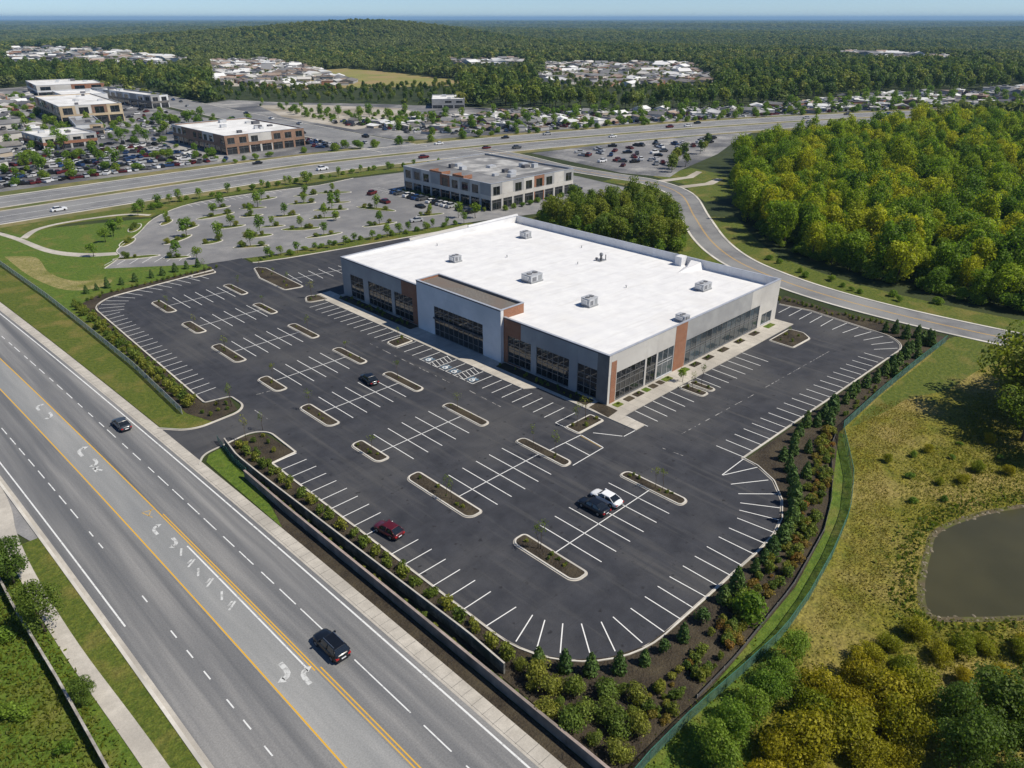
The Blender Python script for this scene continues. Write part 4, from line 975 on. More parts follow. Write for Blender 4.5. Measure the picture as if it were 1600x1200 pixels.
for (x, y, a) in stops: o = bpy.data.objects.new('post', pm_); o.location = (x, y, 0); link(o, e)
for (x, y, a), (x2, y2, a2) in zip(stops, stops[1:]):
    L = math.hypot(x2 - x, y2 - y); hd = math.atan2(y2 - y, x2 - x); u = (math.cos(hd), math.sin(hd)); n = (-u[1], u[0])
    for z0, z1 in ((.15, .42), (.5, .77), (.85, 1.12)):
        b = MB(); b.obox((x, y), u, n, .0, L, .072, .115, z0, z1); b.build('plank', 'wood_grey', e)
    b = MB(); b.obox((x, y), u, n, .0, L, -.1, .14, 1.252, 1.30); b.build('top_board', 'wood_grey', e)

# ------------------------------------------------------------------ cars
def make_car(name, label, x, y, rz_, kind='sedan', col=(.02, .02, .025), group=None):
    root = empty(name, (x, y, .014), rz_); tag(root, label, 'car', group)
    S = {'sedan': dict(L=4.75, W=1.84, hood=.78, belt=.92, top=1.44, cab=(1.15, .45, -.95, -1.85), tail=.98, gc=.20, wr=.33),
         'suv': dict(L=4.85, W=1.96, hood=1.02, belt=1.10, top=1.74, cab=(1.05, .40, -1.85, -2.30), tail=1.08, gc=.25, wr=.38),
         'hatch': dict(L=4.35, W=1.82, hood=.86, belt=.96, top=1.52, cab=(1.1, .40, -1.25, -2.02), tail=1.0, gc=.2, wr=.34)}[kind]
    L, W = S['L'], S['W'] / 2; f, r_ = L / 2, -L / 2
    # lower body: lofted rings, nose to tail (x, half width, bottom, top)
    st = [(f, W * .62, .38, S['hood'] * .72), (f - .08, W * .80, .26, S['hood'] * .86), (f - .35, W * .94, S['gc'], S['hood'] * .95), (f - .9, W, S['gc'], S['hood']), (S['cab'][0], W, S['gc'], S['belt'] - .02),
          (0, W * 1.005, S['gc'], S['belt']), (S['cab'][3] + .25, W, S['gc'], S['belt'] + .02), (r_ + .45, W * .97, S['gc'] + .02, S['tail']), (r_ + .10, W * .88, .30, S['tail'] * .93), (r_, W * .76, .40, S['tail'] * .78)]
    vv = []; K = 12
    for (xx, w_, zb, zt) in st:
        ht = zt - zb
        half = [(0, zt + .025), (w_ * .55, zt + .015), (w_ * .86, zt - .03), (w_ * .97, zt - ht * .22), (w_, zb + ht * .48), (w_ * .97, zb + ht * .18), (w_ * .80, zb)]
        ring = [(xx, a, c) for a, c in half] + [(xx, -a, c) for a, c in half[::-1][:-1]]
        K = len(ring); vv += ring
    fs = [(i * K + j, (i + 1) * K + j, (i + 1) * K + (j + 1) % K, i * K + (j + 1) % K) for i in range(len(st) - 1) for j in range(K)]
    fs += [tuple(range(K)), tuple(range((len(st) - 1) * K, len(st) * K))[::-1]]
    b = MB(); b.add(vv, fs); body = b.build('body', 'car_paint', root, smooth=True); body.color = (*col, 1)
    # greenhouse
    c0, c1, c2, c3 = S['cab']; zb, zt = S['belt'] - .01, S['top']; wb, wt = W * .92, W * .70
    def quad(nm, pts, mat, par, dn):
        b = MB(); q = [Vector(p) for p in pts]; nrm = (q[1] - q[0]).cross(q[2] - q[0]).normalized() * dn
        b.add(q + [p - nrm for p in q], [(0, 1, 2, 3), (7, 6, 5, 4), (0, 4, 5, 1), (1, 5, 6, 2), (2, 6, 7, 3), (3, 7, 4, 0)]); o = b.build(nm, mat, par)
        return o
    zt2 = zt - .07
    g = MB(); g.add([(c0 - .04, wb - .03, zb), (c0 - .04, -wb + .03, zb), (c3 + .04, -wb + .03, zb), (c3 + .04, wb - .03, zb), (c1 - .03, wt - .03, zt2), (c1 - .03, -wt + .03, zt2), (c2 + .03, -wt + .03, zt2), (c2 + .03, wt - .03, zt2)],
                   [(0, 4, 5, 1), (1, 5, 6, 2), (2, 6, 7, 3), (3, 7, 4, 0), (4, 7, 6, 5)]); g.build('cabin_shell', 'trim_black', root)
    quad('windscreen', [(c0, wb - .06, zb + .02), (c1, wt - .04, zt2), (c1, -wt + .04, zt2), (c0, -wb + .06, zb + .02)][::-1], 'glass_car', root, .02)
    quad('rear_window', [(c3, -wb + .06, zb + .04), (c2, -wt + .04, zt2), (c2, wt - .04, zt2), (c3, wb - .06, zb + .04)][::-1], 'glass_car', root, .02)
    lerp = lambda a, b_, t: a + (b_ - a) * t
    for s in (1, -1):
        for t0, t1 in ((.04, .46), (.52, .95)):
            p = [(lerp(c0, c3, t0 + .03), s * wb, zb + .03), (lerp(c0, c3, t1), s * wb, zb + .03), (lerp(c1, c2, t1), s * (wt + .01), zt2 - .01), (lerp(c1, c2, t0), s * (wt + .01), zt2 - .01)]
            quad('side_window', p if s < 0 else p[::-1], 'glass_car', root, .02)
        b = MB()
        for (pa, pb) in (((c0, s * wb, zb), (c1, s * wt, zt2)), ((lerp(c0, c3, .49), s * (wb + .005), zb), (lerp(c1, c2, .49), s * (wt + .015), zt2)), ((c3, s * wb, zb), (c2, s * wt, zt2))):
            b.tube([pa, pb], [.05, .045], 5)
        o = b.build('pillars', 'car_paint', root, smooth=True); o.color = (*col, 1)
        b = MB(); b.box(c0 - .32, c0 - .12, min(s * (wb + .02), s * (wb + .24)), max(s * (wb + .02), s * (wb + .24)), zb + .02, zb + .17); o = b.build('mirror', 'car_paint', root); o.color = (*col, 1)
        b = MB(); b.add([(f - .03, s * W * .50, S['hood'] * .62), (f - .30, s * W * .95, S['hood'] * .66), (f - .42, s * W * .955, S['hood'] * .86), (f - .08, s * W * .62, S['hood'] * .82)], [(0, 1, 2, 3) if s < 0 else (3, 2, 1, 0)]); b.v = [(a + .03, c * 1.01, d) for a, c, d in b.v]; b.build('headlight', 'lamp_clear', root)
        b = MB(); b.box(r_ - .015, r_ + .16, min(s * W * .56, s * W * .90), max(s * W * .56, s * W * .90), S['tail'] * .62, S['tail'] * .80); b.build('tail_light', 'lamp_red', root)
    # roof with softened edges
    b = MB(); rings = []
    for (z, i_) in ((zt2 - .01, -.02), (zt2 + .05, .02), (zt, .14)):
        rings.append([(c1 + .04 - i_, wt + .02 - i_, z), (c1 + .10 - i_ * 1.2, 0, z + .015), (c1 + .04 - i_, -wt - .02 + i_, z), (c2 - .04 + i_, -wt - .02 + i_, z), (c2 - .06 + i_ * 1.2, 0, z + .015), (c2 - .04 + i_, wt + .02 - i_, z)])
    b.add([p for q in rings for p in q], [(i * 6 + (j + 1) % 6, i * 6 + j, (i + 1) * 6 + j, (i + 1) * 6 + (j + 1) % 6) for i in range(2) for j in range(6)] + [tuple(range(12, 18))[::-1]])
    o = b.build('roof', 'car_paint', root, smooth=False); o.color = (*col, 1)
    if kind == 'suv':
        for s in (1, -1):
            b = MB(); b.tube([(c1 - .1, s * (wt - .08), zt + .06), (c2 + .15, s * (wt - .08), zt + .06)], [.025, .025], 5); b.build('roof_rail', 'rim', root)
    b = MB(); b.box(f - .09, f + .012, -W * .42, W * .42, S['hood'] * .45, S['hood'] * .68); b.build('grille', 'trim_black', root)
    b = MB(); b.box(r_ - .02, r_ + .1, -.26, .26, S['tail'] * .50, S['tail'] * .50 + .13); b.build('licence_plate', 'plate', root)
    b = MB(); b.box(r_ - .03, r_ + .2, -W * .8, W * .8, .34, .46); b.box(f - .2, f + .02, -W * .62, W * .62, .30, .40); b.build('bumper_trim', 'trim_black', root)
    wr = S['wr']
    for xx in (f - .92, r_ + .95):
        for s in (1, -1):
            b = MB(); y0, y1 = s * (W - .20), s * (W + .015)
            b.tube([(xx, y0, wr), (xx, y0 + (y1 - y0) * .15, wr), (xx, y0 + (y1 - y0) * .85, wr), (xx, y1, wr)], [wr * .92, wr, wr, wr * .92], 18); wo_ = b.build('wheel', 'tyre', root)
            b = MB(); b.tube([(xx, y1 - s * .02, wr), (xx, y1 + s * .006, wr)], [wr * .64, wr * .60], 14); b.build('rim', 'rim', wo_)
            b = MB(); b.tube([(xx, s * (W - .04), wr + .03), (xx, s * (W - .002), wr + .03)], [wr * 1.16, wr * 1.16], 18); b.build('wheel_arch', 'trim_black', root)
    return root
NORTH = math.pi / 2
make_car('moving_car', 'dark grey sedan driving in the lane next to the grass slope', -62.2, 50.8, NORTH, 'sedan', (.045, .055, .065))
make_car('moving_car', 'black SUV driving in the lane beside the yellow centre lines', -64.05, -14.7, NORTH, 'suv', (.006, .007, .009))
make_car('parked_car', 'dark red hatchback parked alone by the hedge along the retaining wall', -47.9, -2.7, NORTH + .12, 'hatch', (.085, .006, .010))
make_car('parked_car', 'black sedan parked beside the white car in the lower parking row', -24.9, -17.9, NORTH, 'sedan', (.006, .008, .012))
make_car('parked_car', 'white sedan parked in the lower parking row', -22.2, -17.9, NORTH, 'sedan', (.78, .79, .80))
make_car('parked_car', 'black sedan parked in the row facing the main entrance', -23.6, 36.6, NORTH - .15, 'sedan', (.005, .006, .008))

# distant cars: one small mesh, coloured per car
b = MB()
b.box(-2.25, 2.25, -.9, .9, .25, .85); b.box(-2.1, 2.1, -.82, .82, .85, .95)
b.add([(-1.7, -.8, .95), (1.0, -.8, .95), (1.0, .8, .95), (-1.7, .8, .95), (-1.2, -.62, 1.42), (.3, -.62, 1.42), (.3, .62, 1.42), (-1.2, .62, 1.42)], [(0, 1, 5, 4), (1, 2, 6, 5), (2, 3, 7, 6), (3, 0, 4, 7)], 1)
b.box(-1.2, .3, -.62, .62, 1.42, 1.47)
for xx in (-1.4, 1.4):
    for yy in (-.92, .78): b.tube([(xx, yy, .32), (xx, yy + .14, .32)], [.32, .32], 8, 2)
far_car = b.mesh('distant_car', ['car_paint_far', 'glass_car', 'tyre'])
CARCOL = {'white': (.70, .71, .72), 'silver': (.38, .39, .40), 'black': (.010, .011, .013), 'grey': (.08, .085, .09), 'red': (.11, .010, .010), 'blue': (.02, .06, .18)}
cw = ['white', 'silver', 'black', 'black', 'grey', 'grey', 'white', 'black', 'silver', 'red', 'blue']
rc = random.Random(21); NCAR = [0]
def dist_car(x, y, a, where, group):
    c = rc.choice(cw); o = bpy.data.objects.new('distant_car', far_car); o.location = (x, y, .02); o.rotation_euler = (0, 0, a); o.color = (*CARCOL[c], 1)
    s_ = rc.uniform(.95, 1.12); o.scale = (s_, s_, s_ * rc.uniform(.95, 1.25))
    tag(link(o), f'small distant {c} car {where}', 'car', group + ', ' + c); NCAR[0] += 1
for k in range(17):
    if k in (3, 9, 14): continue
    dist_car(78.5, 122.5 + 2.75 * k, 0, 'parked along the front of the office block', 'cars by the office block')
for k in range(9):
    dist_car(132.5, 122 + 3.4 * k, 0, 'parked behind the office block', 'cars behind the office block')
for x, y, a in [(70.5, 141, NORTH), (66, 156, NORTH), (71, 171, .4), (57, 126, 2.9)]:
    dist_car(x, y, a, 'in the second parking lot', 'cars in the second parking lot')
for k, (x, y, a) in enumerate(along(HWY, 13.5, 130)):
    if rc.random() < .45: continue
    d = rc.choice((9, 17, -9, -17)); dist_car(x - math.sin(a) * d, y + math.cos(a) * d, a + (0 if d < 0 else math.pi), 'driving on the wide highway', 'cars on the highway')
for k, (x, y, a) in enumerate(along(XRD, 19, 30)):
    if rc.random() < .4: continue
    d = rc.choice((4, 9, -4, -9)); dist_car(x - math.sin(a) * d, y + math.cos(a) * d, a, 'on the road running off from the junction', 'cars on the crossing road')
PARKROWS = []
for y in (284, 301, 318, 335, 352): PARKROWS += [(-70 + 2.9 * k, y, NORTH) for k in range(46)]
for y in (284, 290): PARKROWS += [(118 + 2.9 * k, y, NORTH) for k in range(4)]
for y in (376, 392, 410, 428, 446): PARKROWS += [(-60 + 3 * k, y, NORTH) for k in range(26)]
rc.shuffle(PARKROWS); PARKREST = PARKROWS[62:]
for (x, y, a) in PARKROWS[:62]: 
    if not (70 < x < 118 and y > 290): dist_car(x, y + rc.uniform(-.5, .5), a, 'in the big shopping lot left of the brick block', 'cars in the shopping lot')
MID = [(178, 372), (190, 276), (236, 252), (330, 222), (450, 174), (560, 122), (680, 50), (700, 110), (590, 200), (446, 226), (362, 270), (322, 322), (262, 330), (240, 345)]
for i, (x, y) in enumerate(scatter(MID, 8, 6000, 4, 120)):
    a = rc.choice((.1, .1 + NORTH, -.45, -.45 + NORTH)); dist_car(x, y, a, 'in the car parks beyond the highway', 'cars beyond the highway')
for i, (x, y) in enumerate(scatter([(188, 180), (185, 140), (200, 130), (250, 146), (290, 160), (236, 184)], 8, 2000, 5, 18)):
    dist_car(x, y, rc.uniform(0, 3.1), 'on the pale lot beside the big wood', 'cars on the pale lot')

# ------------------------------------------------------------------ plants
def leaf_mesh(name, pts, nrm, size, mat, rs, asp=.7, fold=.25):
    """a quad for each leaf (clump): pts Nx3, nrm Nx3, size N"""
    n = len(pts); nrm = nrm / np.linalg.norm(nrm, axis=1, keepdims=True)
    ref = rs.normal(size=(n, 3)); a = np.cross(nrm, ref); a /= np.linalg.norm(a, axis=1, keepdims=True); b = np.cross(nrm, a)
    s = size[:, None] * .5
    V = np.empty((n, 4, 3)); V[:, 0] = pts - a * s; V[:, 1] = pts - b * s * asp + nrm * s * fold; V[:, 2] = pts + a * s; V[:, 3] = pts + b * s * asp - nrm * s * fold * .4
    me = bpy.data.meshes.new(name); me.vertices.add(n * 4); me.vertices.foreach_set('co', V.reshape(-1))
    me.loops.add(n * 4); me.loops.foreach_set('vertex_index', np.arange(n * 4, dtype=np.int32))
    me.polygons.add(n); me.polygons.foreach_set('loop_start', np.arange(0, n * 4, 4, dtype=np.int32))
    me.materials.append(MATS[mat]); me.update(calc_edges=True); return me
def lobed_crown(name, mat, seed, rx, rzz, zc, lobes, n, leaf, top=.35, core=.25):
    rs = np.random.default_rng(seed)
    d = rs.normal(size=(lobes, 3)); d /= np.linalg.norm(d, axis=1, keepdims=True)
    fine_ = lobes >= 15; rad = rs.uniform(.30, .84 if fine_ else .72, lobes)[:, None]
    C = d * rad * np.array([rx, rx, rzz]); C[0] = (0, 0, rzz * .25)
    lr = rs.uniform(.20, .42, lobes) if fine_ else rs.uniform(.34, .56, lobes); lr[0] = .6
    k = rs.choice(lobes, n, p=lr ** 2 / (lr ** 2).sum())
    v = rs.normal(size=(n, 3)); v[:, 2] += top; v /= np.linalg.norm(v, axis=1, keepdims=True)
    rr_ = np.where(rs.random(n) < core, rs.uniform(.35, .85, n), rs.uniform(.85, 1.12, n))
    P = C[k] + v * (lr[k] * rr_)[:, None] * np.array([rx, rx, rzz]) ; P[:, 2] += zc
    nr = v + rs.normal(size=(n, 3)) * .42
    return leaf_mesh(name, P, nr, rs.uniform(.6, 1.45, n) * leaf, mat, rs)
def cone_crown(name, mat, seed, r, h, n, leaf):
    rs = np.random.default_rng(seed); z = h * (1 - np.sqrt(rs.random(n))) * .98 + .08
    t = rs.uniform(0, 2 * math.pi, n); tier = .82 + .18 * np.sin(z * 9 + 2 * np.sin(t * 3 + seed))
    prof = np.minimum(1, (1 - z / (h * 1.03)) ** .75) * np.clip(.72 + z * .5, 0, 1)
    rr_ = r * prof * tier * rs.uniform(.75, 1.1, n)
    P = np.stack([rr_ * np.cos(t), rr_ * np.sin(t), z], 1)
    nr = np.stack([np.cos(t), np.sin(t), np.full(n, .45)], 1) + rs.normal(size=(n, 3)) * .45
    return leaf_mesh(name, P, nr, rs.uniform(.6, 1.4, n) * leaf, mat, rs)
def trunk_mesh(name, seed, h, r, limbs=5, spread=2.0):
    rs = random.Random(seed); b = MB()
    b.tube([(0, 0, -.1), (rs.uniform(-.1, .1), rs.uniform(-.1, .1), h * .4), (rs.uniform(-.25, .25), rs.uniform(-.25, .25), h)], [r, r * .75, r * .3], 7)
    for k in range(limbs):
        a = k * 2.4 + rs.random(); z = h * rs.uniform(.4, .75); q = spread * rs.uniform(.6, 1)
        b.tube([(0, 0, z), (q * .5 * math.cos(a), q * .5 * math.sin(a), z + h * .12), (q * math.cos(a), q * math.sin(a), z + h * .3)], [r * .42, r * .28, r * .1], 5)
    return b.mesh(name, 'bark', True)
WOODS = [lobed_crown('crown', 'leaf_wood', 100 + k, 3.5 + .4 * (k % 3), 4.4 + .5 * (k % 4), 5.8 + .3 * (k % 3), 30, 2700, .46) for k in range(7)]
CLUMP = [lobed_crown('crown', 'leaf_clump', 130 + k, 3.6, 4.9, 5.8, 28, 2200, .50) for k in range(4)]
WTRUNK = [trunk_mesh('trunk', 200 + k, 8.0, .22) for k in range(3)]
NEARG = [lobed_crown('crown', 'leaf_green', 300 + k, 2.4, 2.4, 2.9, 26, 4200, .20) for k in range(2)]
NEARD = [lobed_crown('crown', 'leaf_dark', 310 + k, 2.4, 3.0, 3.6, 26, 4200, .22) for k in range(2)]
BIGT = [lobed_crown('crown', 'leaf_clump', 320 + k, 5.2, 5.2, 6.6, 36, 5600, .40) for k in range(2)]
NTRUNK = trunk_mesh('trunk', 330, 4.2, .14, 5, 1.3); BTRUNK = trunk_mesh('trunk', 331, 7.5, .32, 7, 3.0)
YBUSH = [lobed_crown('crown', 'leaf_yellow', 340 + k, 2.1, 1.7, 1.35, 30, 4800, .17) for k in range(3)]
SHRUB = [lobed_crown('shrub', 'leaf_shrub', 350 + k, .62, .62, .52, 8, 420, .16, core=.35) for k in range(4)]
RUST = [lobed_crown('shrub', 'leaf_rust', 360 + k, .6, .5, .42, 8, 320, .16) for k in range(2)]
GBUSH = [lobed_crown('shrub', 'leaf_green', 370 + k, 1.3, 1.1, .95, 11, 1300, .21) for k in range(2)]
OBUSH = [lobed_crown('shrub', 'leaf_shrub', 375 + k, 1.3, 1.1, .95, 13, 1700, .17) for k in range(3)]
CONE = [cone_crown('crown', 'leaf_evergreen', 380 + k, .95, 2.6, 900, .24) for k in range(3)]
GLOBE = [lobed_crown('crown', 'leaf_evergreen', 385 + k, .95, .85, .8, 9, 800, .20, core=.3) for k in range(2)]
SAPL = [lobed_crown('crown', 'leaf_shrub', 390 + k, .75, 1.0, 2.9, 7, 90, .16) for k in range(3)]
SAPT = trunk_mesh('trunk', 395, 3.2, .045, 4, .5)
MEDT = [lobed_crown('crown', 'leaf_green', 400 + k, 1.7, 2.0, 3.0, 9, 420, .40) for k in range(3)]
MEDTR = trunk_mesh('trunk', 405, 3.4, .10, 4, 1.0)
BELT = [lobed_crown('crown', 'leaf_belt', 410 + k, 4.2, 5.0, 7.6, 11, 420, 1.25) for k in range(5)]
FARC = [lobed_crown('crown', 'leaf_far', 420 + k, 5.2, 4.6, 5.0, 9, 170, 2.3, top=.6, core=.15) for k in range(5)]
COREM = trunk_mesh('stem', 440, .5, .03, 3, .2)

rt = random.Random(77); 
def jit(a): return rt.uniform(1 - a, 1 + a)
def tree(name, x, y, crowns, trunk, s, label, group, z=0., sq=.15, cat='tree'):
    e = empty(name, (x, y, z), rt.uniform(0, 6.28)); e.scale = (s * jit(sq), s * jit(sq), s * jit(sq)); tag(e, label, cat, group)
    o = bpy.data.objects.new('trunk', trunk if not isinstance(trunk, list) else rt.choice(trunk)); link(o, e)
    o = bpy.data.objects.new('crown', rt.choice(crowns)); link(o, e); return e
def shrub(name, x, y, meshes, s, label, group, z=.03, cat='shrub', sq=.2):
    o = bpy.data.objects.new(name, rt.choice(meshes)); o.location = (x, y, z); o.rotation_euler = (0, 0, rt.uniform(0, 6.28))
    o.scale = (s * jit(sq), s * jit(sq), s * jit(sq)); tag(link(o), label, cat, group); return o

# evergreen row around the curved edge of the lot
EV = [(-49.9, -31.4), (-48.6, -33.9), (-47.0, -36.0), (-44.8, -37.9), (-42.1, -39.1), (-39.4, -39.7), (-36.5, -40.0), (-32.8, -40.1), (-28.2, -39.9), (-25.6, -40.0), (-21.0, -39.8), (-18.4, -39.6), (-16.3, -39.5), (-13.4, -39.3), (-10.7, -38.8), (-8.7, -38.2), (-6.8, -37.6), (-4.6, -36.6), (-2.6, -35.4), (.6, -33.6), (2.9, -31.9), (7.9, -30.0), (5.2, -29.8), (17.5, -27.4), (18.8, -28.6), (22.4, -28.1), (24.8, -28.3), (27.0, -28.1), (30.1, -28.4), (33, -28.1), (35.9, -27.8), (39.0, -28.2), (42.6, -28.6), (46.8, -28.5), (49.6, -28.6), (53.4, -28.5), (57.2, -28.2), (61.1, -27.9), (63.8, -28.1), (67.3, -28.0), (70.9, -28.0), (68.5, -20.1), (69.3, -21.8), (67.9, -24.5), (70.1, -26.0), (67.4, -29.6), (59.2, -30.0), (47.2, -30.2), (11.2, -28.6), (13.8, -28.0), (20.6, -29.8), (10.0, -31.4), (3.2, -34.4)]
for k, (x, y) in enumerate(EV):
    if k in (5, 7): shrub('round_evergreen', x, y, GLOBE, .95, 'clipped round evergreen between cone-shaped ones at the lot curve' if k == 5 else 'low round evergreen in the cone-shaped row below the curve', None)
    else: tree('evergreen_shrub', x, y, CONE, COREM, (.95 if k < 8 else 1.18) * rt.uniform(.7, 1.2), 'dark cone-shaped evergreen in the row round the parking lot kerb', 'cone-shaped evergreens round the lot', z=.02, sq=.12, cat='evergreen')
# hedges beside the road
for k in range(24):
    y = 31 - k * 2.6; shrub('hedge_shrub', -51.75 + rt.uniform(-.15, .15), y + rt.uniform(-.3, .3), SHRUB, rt.uniform(1.25, 1.9), 'low green shrub in the row between upper wall and stalls', 'shrubs above the retaining wall')
for k in range(34):
    shrub('terrace_shrub', -54.35 + rt.uniform(-.2, .2), 20 - k * 1.75 + rt.uniform(-.6, .6), SHRUB, rt.uniform(.45, .85), 'straggly small shrub in the gap between the two walls', 'shrubs between the walls', z=0)
for k in range(18):
    y = 30 - k * 3.3; shrub('hedge_shrub', -51.0 + rt.uniform(-.15, .15), y + rt.uniform(-.4, .4), SHRUB, rt.uniform(.7, 1.1), 'low green shrub in the row between upper wall and stalls', 'shrubs above the retaining wall')
for x0, n_, s0, y0, dy in ((-50.6, 32, 1.0, 51, 2.2), (-51.5, 26, 1.15, 50, 2.7), (-49.6, 22, .6, 53, 2.7)):
    for k in range(n_):
        y = y0 + k * dy; x = x0 + .032 * (y - 50)
        shrub('hedge_shrub', x + rt.uniform(-.3, .3), y + rt.uniform(-.5, .5), SHRUB, s0 * rt.uniform(1.0, 1.7), 'green shrub in the planted band behind the pale mesh fence', 'shrubs behind the mesh fence')
for (x, y) in [(-44.1, 125.5), (-41.5, 126.3), (-39.0, 126.2), (-35.6, 126.4), (-32.3, 126.4), (-28.1, 126.6), (-25.2, 126.8), (-21.7, 127.4), (-18.4, 128.0), (-15.5, 127.6)]:
    tree('evergreen_shrub', x, y, CONE, COREM, rt.uniform(.8, 1.1), 'small dark evergreen along the far edge of the main lot by the grass', 'evergreens at the far lot edge', cat='evergreen')
for k in range(22):
    x = -46 + k * 1.6 + rt.uniform(-.4, .4); shrub('edge_shrub', x, 121.9 + .05 * (x + 40) + rt.uniform(-.4, .4) + (-2 if x < -42 else 0), SHRUB, rt.uniform(.6, 1.0), 'low shrub in the mulch at the far edge of the main lot', 'shrubs at the far lot edge')
for (x, y) in [(-48.5, 45), (-47.2, 44.4), (-46.6, 46.2), (-47.8, 47.3), (-50.2, 44.2), (-50.8, 46), (-49.2, 31), (-47.8, 29), (-48.4, 26.2), (-50.5, 28), (-51.2, 31.6), (-47.4, 31.6)]:
    shrub('corner_shrub', x, y, SHRUB, rt.uniform(.6, 1.0), 'small shrub in the mulch corner beside the lot driveway', 'shrubs at the driveway corners')
# planting at the lower corner
for k, (x, y) in enumerate([(-51.7, -30.7), (-51.5, -32.6), (-51.6, -34.7), (-52.4, -36.7), (-50.4, -36.6), (-51.8, -39.2), (-53.0, -41.7), (-50.2, -40.8), (-50.4, -42.4), (-48.1, -42.1), (-49.5, -43.7), (-48.3, -38.9), (-46.7, -39.9), (-46.3, -41.4), (-52.5, -44.0), (-52.6, -33.3), (-53.4, -38.8), (-53.8, -36.0)]):
    shrub('corner_bush', x, y, YBUSH[:1] + OBUSH if k % 3 == 0 else OBUSH, .62 if k % 3 == 0 else rt.uniform(.8, 1.35), 'loose yellow-green bush in the lower corner bed above the walls', 'bushes in the lower corner bed')
for (x, y, s) in [(-28.8, -43.4, 1.7), (-28.0, -42.0, 1.2)]: shrub('round_bush', x, y, GBUSH, s, 'large round dark green bush by the silt fence in the mulch bed' if s > 1.5 else 'smaller bush leaning on the large round one in the mulch bed', None)
for k in range(230):
    t = rt.random(); x = -47 + 66 * t; y = np.interp(x, [-47, -35, -20, -7.5, 5, 19], [-43.6, -43.3, -42.0, -39.8, -35.8, -30.6]) + rt.uniform(-1.3, 1.6)
    r_ = rt.random(); shrub('bed_plant', x, y, RUST if r_ < .3 else SHRUB, rt.uniform(.45, 1.45), 'rust-brown low plant in the wide mulch bed' if r_ < .3 else 'low yellow-green plant in the wide mulch bed', 'rusty plants in the mulch bed' if r_ < .3 else 'green plants in the mulch bed')
for k in range(30):
    x = 20 + 52 * rt.random(); shrub('bed_plant', x, -29.9 + rt.uniform(-.9, .6), SHRUB, rt.uniform(.4, .9), 'low yellow-green plant in the wide mulch bed', 'green plants in the mulch bed')
for k in range(26):
    y = -22 + k * 1.1; x = np.interp(y, [-22, -8, 6], [72.4, 71.0, 72.2]) + rt.uniform(-1.2, 1.2); shrub('roadside_shrub', x, y, SHRUB, rt.uniform(.5, 1.0), 'low shrub between the lot and the curving back road', 'shrubs by the back road')
# islands: saplings and low plants
for i, (x, y, hl) in enumerate(ISL):
    big = i in (12, 14)
    for q in range(1 if i < 12 else 2):
        tree('sapling', x + rt.uniform(-.3, .3), y + rt.uniform(-.6, .6) * hl, SAPL, SAPT, rt.uniform(.8, 1.15), 'thin staked sapling in a kerbed parking island', 'saplings in the parking islands', z=.2)
    for q in range(rt.randint(2, 4) if not (big or i == 15) else 9):
        shrub('island_plant', x + rt.uniform(-.5, .5), y + rt.uniform(-.8, .8) * hl, SHRUB, rt.uniform(.25, .55), 'tiny plant in the mulch of a kerbed parking island', 'plants in the parking islands', z=.18)
for (x, y) in [(-46.4, 35.2 - 1.6), (-49.9, 32.2), (-45.6, 46.6), (-46.2, 45), (-6.7, -.9), (-9.4, -1.4), (-7.2, 95), (-6, 104), (-5.5, 113), (-7.2, 84), (-8.4, 48), (-17, 120.2), (50, -7.5), (15.6, -7), (18.2, -7.2)]:
    tree('sapling', x, y, SAPL, SAPT, rt.uniform(.8, 1.2), 'thin young tree in a small bed at the lot edge or corner', 'saplings in the corner beds', z=.15)
for (x, y) in [(-5.2, -2), (-6.4, -1.1), (-9.8, -.9), (-8.2, -2.3), (48, -7), (49, -9), (51.4, -6.4), (52.6, -8.6), (15.7, -6), (15.6, -8.4), (18.2, -6), (18.2, -8.6), (-7, 96), (-6, 99), (-5, 107), (-6, 110), (-8, 83), (-6, 84), (-9, 47.5), (-7.2, 48.6)]:
    shrub('bed_shrub', x, y, SHRUB, rt.uniform(.4, .75), 'small shrub in a kerbed bed close to the white-roofed building', 'shrubs in the kerbed beds', z=.16)
for k in range(46):
    y = rt.choice((rt.uniform(3, 24.5), rt.uniform(52, 79))); shrub('foundation_shrub', -1.5 + rt.uniform(-.8, .7), y, SHRUB, rt.uniform(.4, .75), 'low shrub in the shaded bed along the entrance front', 'shrubs along the entrance front', z=.18)
for k in range(18):
    shrub('foundation_shrub', rt.choice([1.4, 4.6, 7.2, 11.6, 13.9, 16, 25, 29.5, 35, 41.5, 47.5]) + rt.uniform(-.7, .7), -1.2, SHRUB, rt.uniform(.35, .55), 'low shrub in a small bed along the sunlit side wall', 'shrubs along the sunlit wall', z=.17)
tree('side_tree', 17.0, -3.9, MEDT, MEDTR, .55, 'small leafy tree on the walk by the brick strip', None, z=.15)
# left bank by the footway
for (x, y, s) in [(-85.2, 20.2, 1.15), (-84.9, 9.2, .95), (-84.9, -4.0, .55)]:
    tree('footway_tree', x, y, NEARD, NTRUNK, s, {1.15: 'dense dark tree by the plank fence at the left edge', .95: 'dark green tree beside the footway, second from the left edge', .55: 'small thin tree beside the footway near the bottom'}[s], None)
for k in range(26):
    x, y = -87.4 - rt.random() * 7, rt.uniform(-16, 24); shrub('bank_shrub', x, y, GBUSH if k % 3 else SHRUB, rt.uniform(.5, 1.1), 'low bushy growth behind the plank fence', 'growth behind the plank fence', z=0)
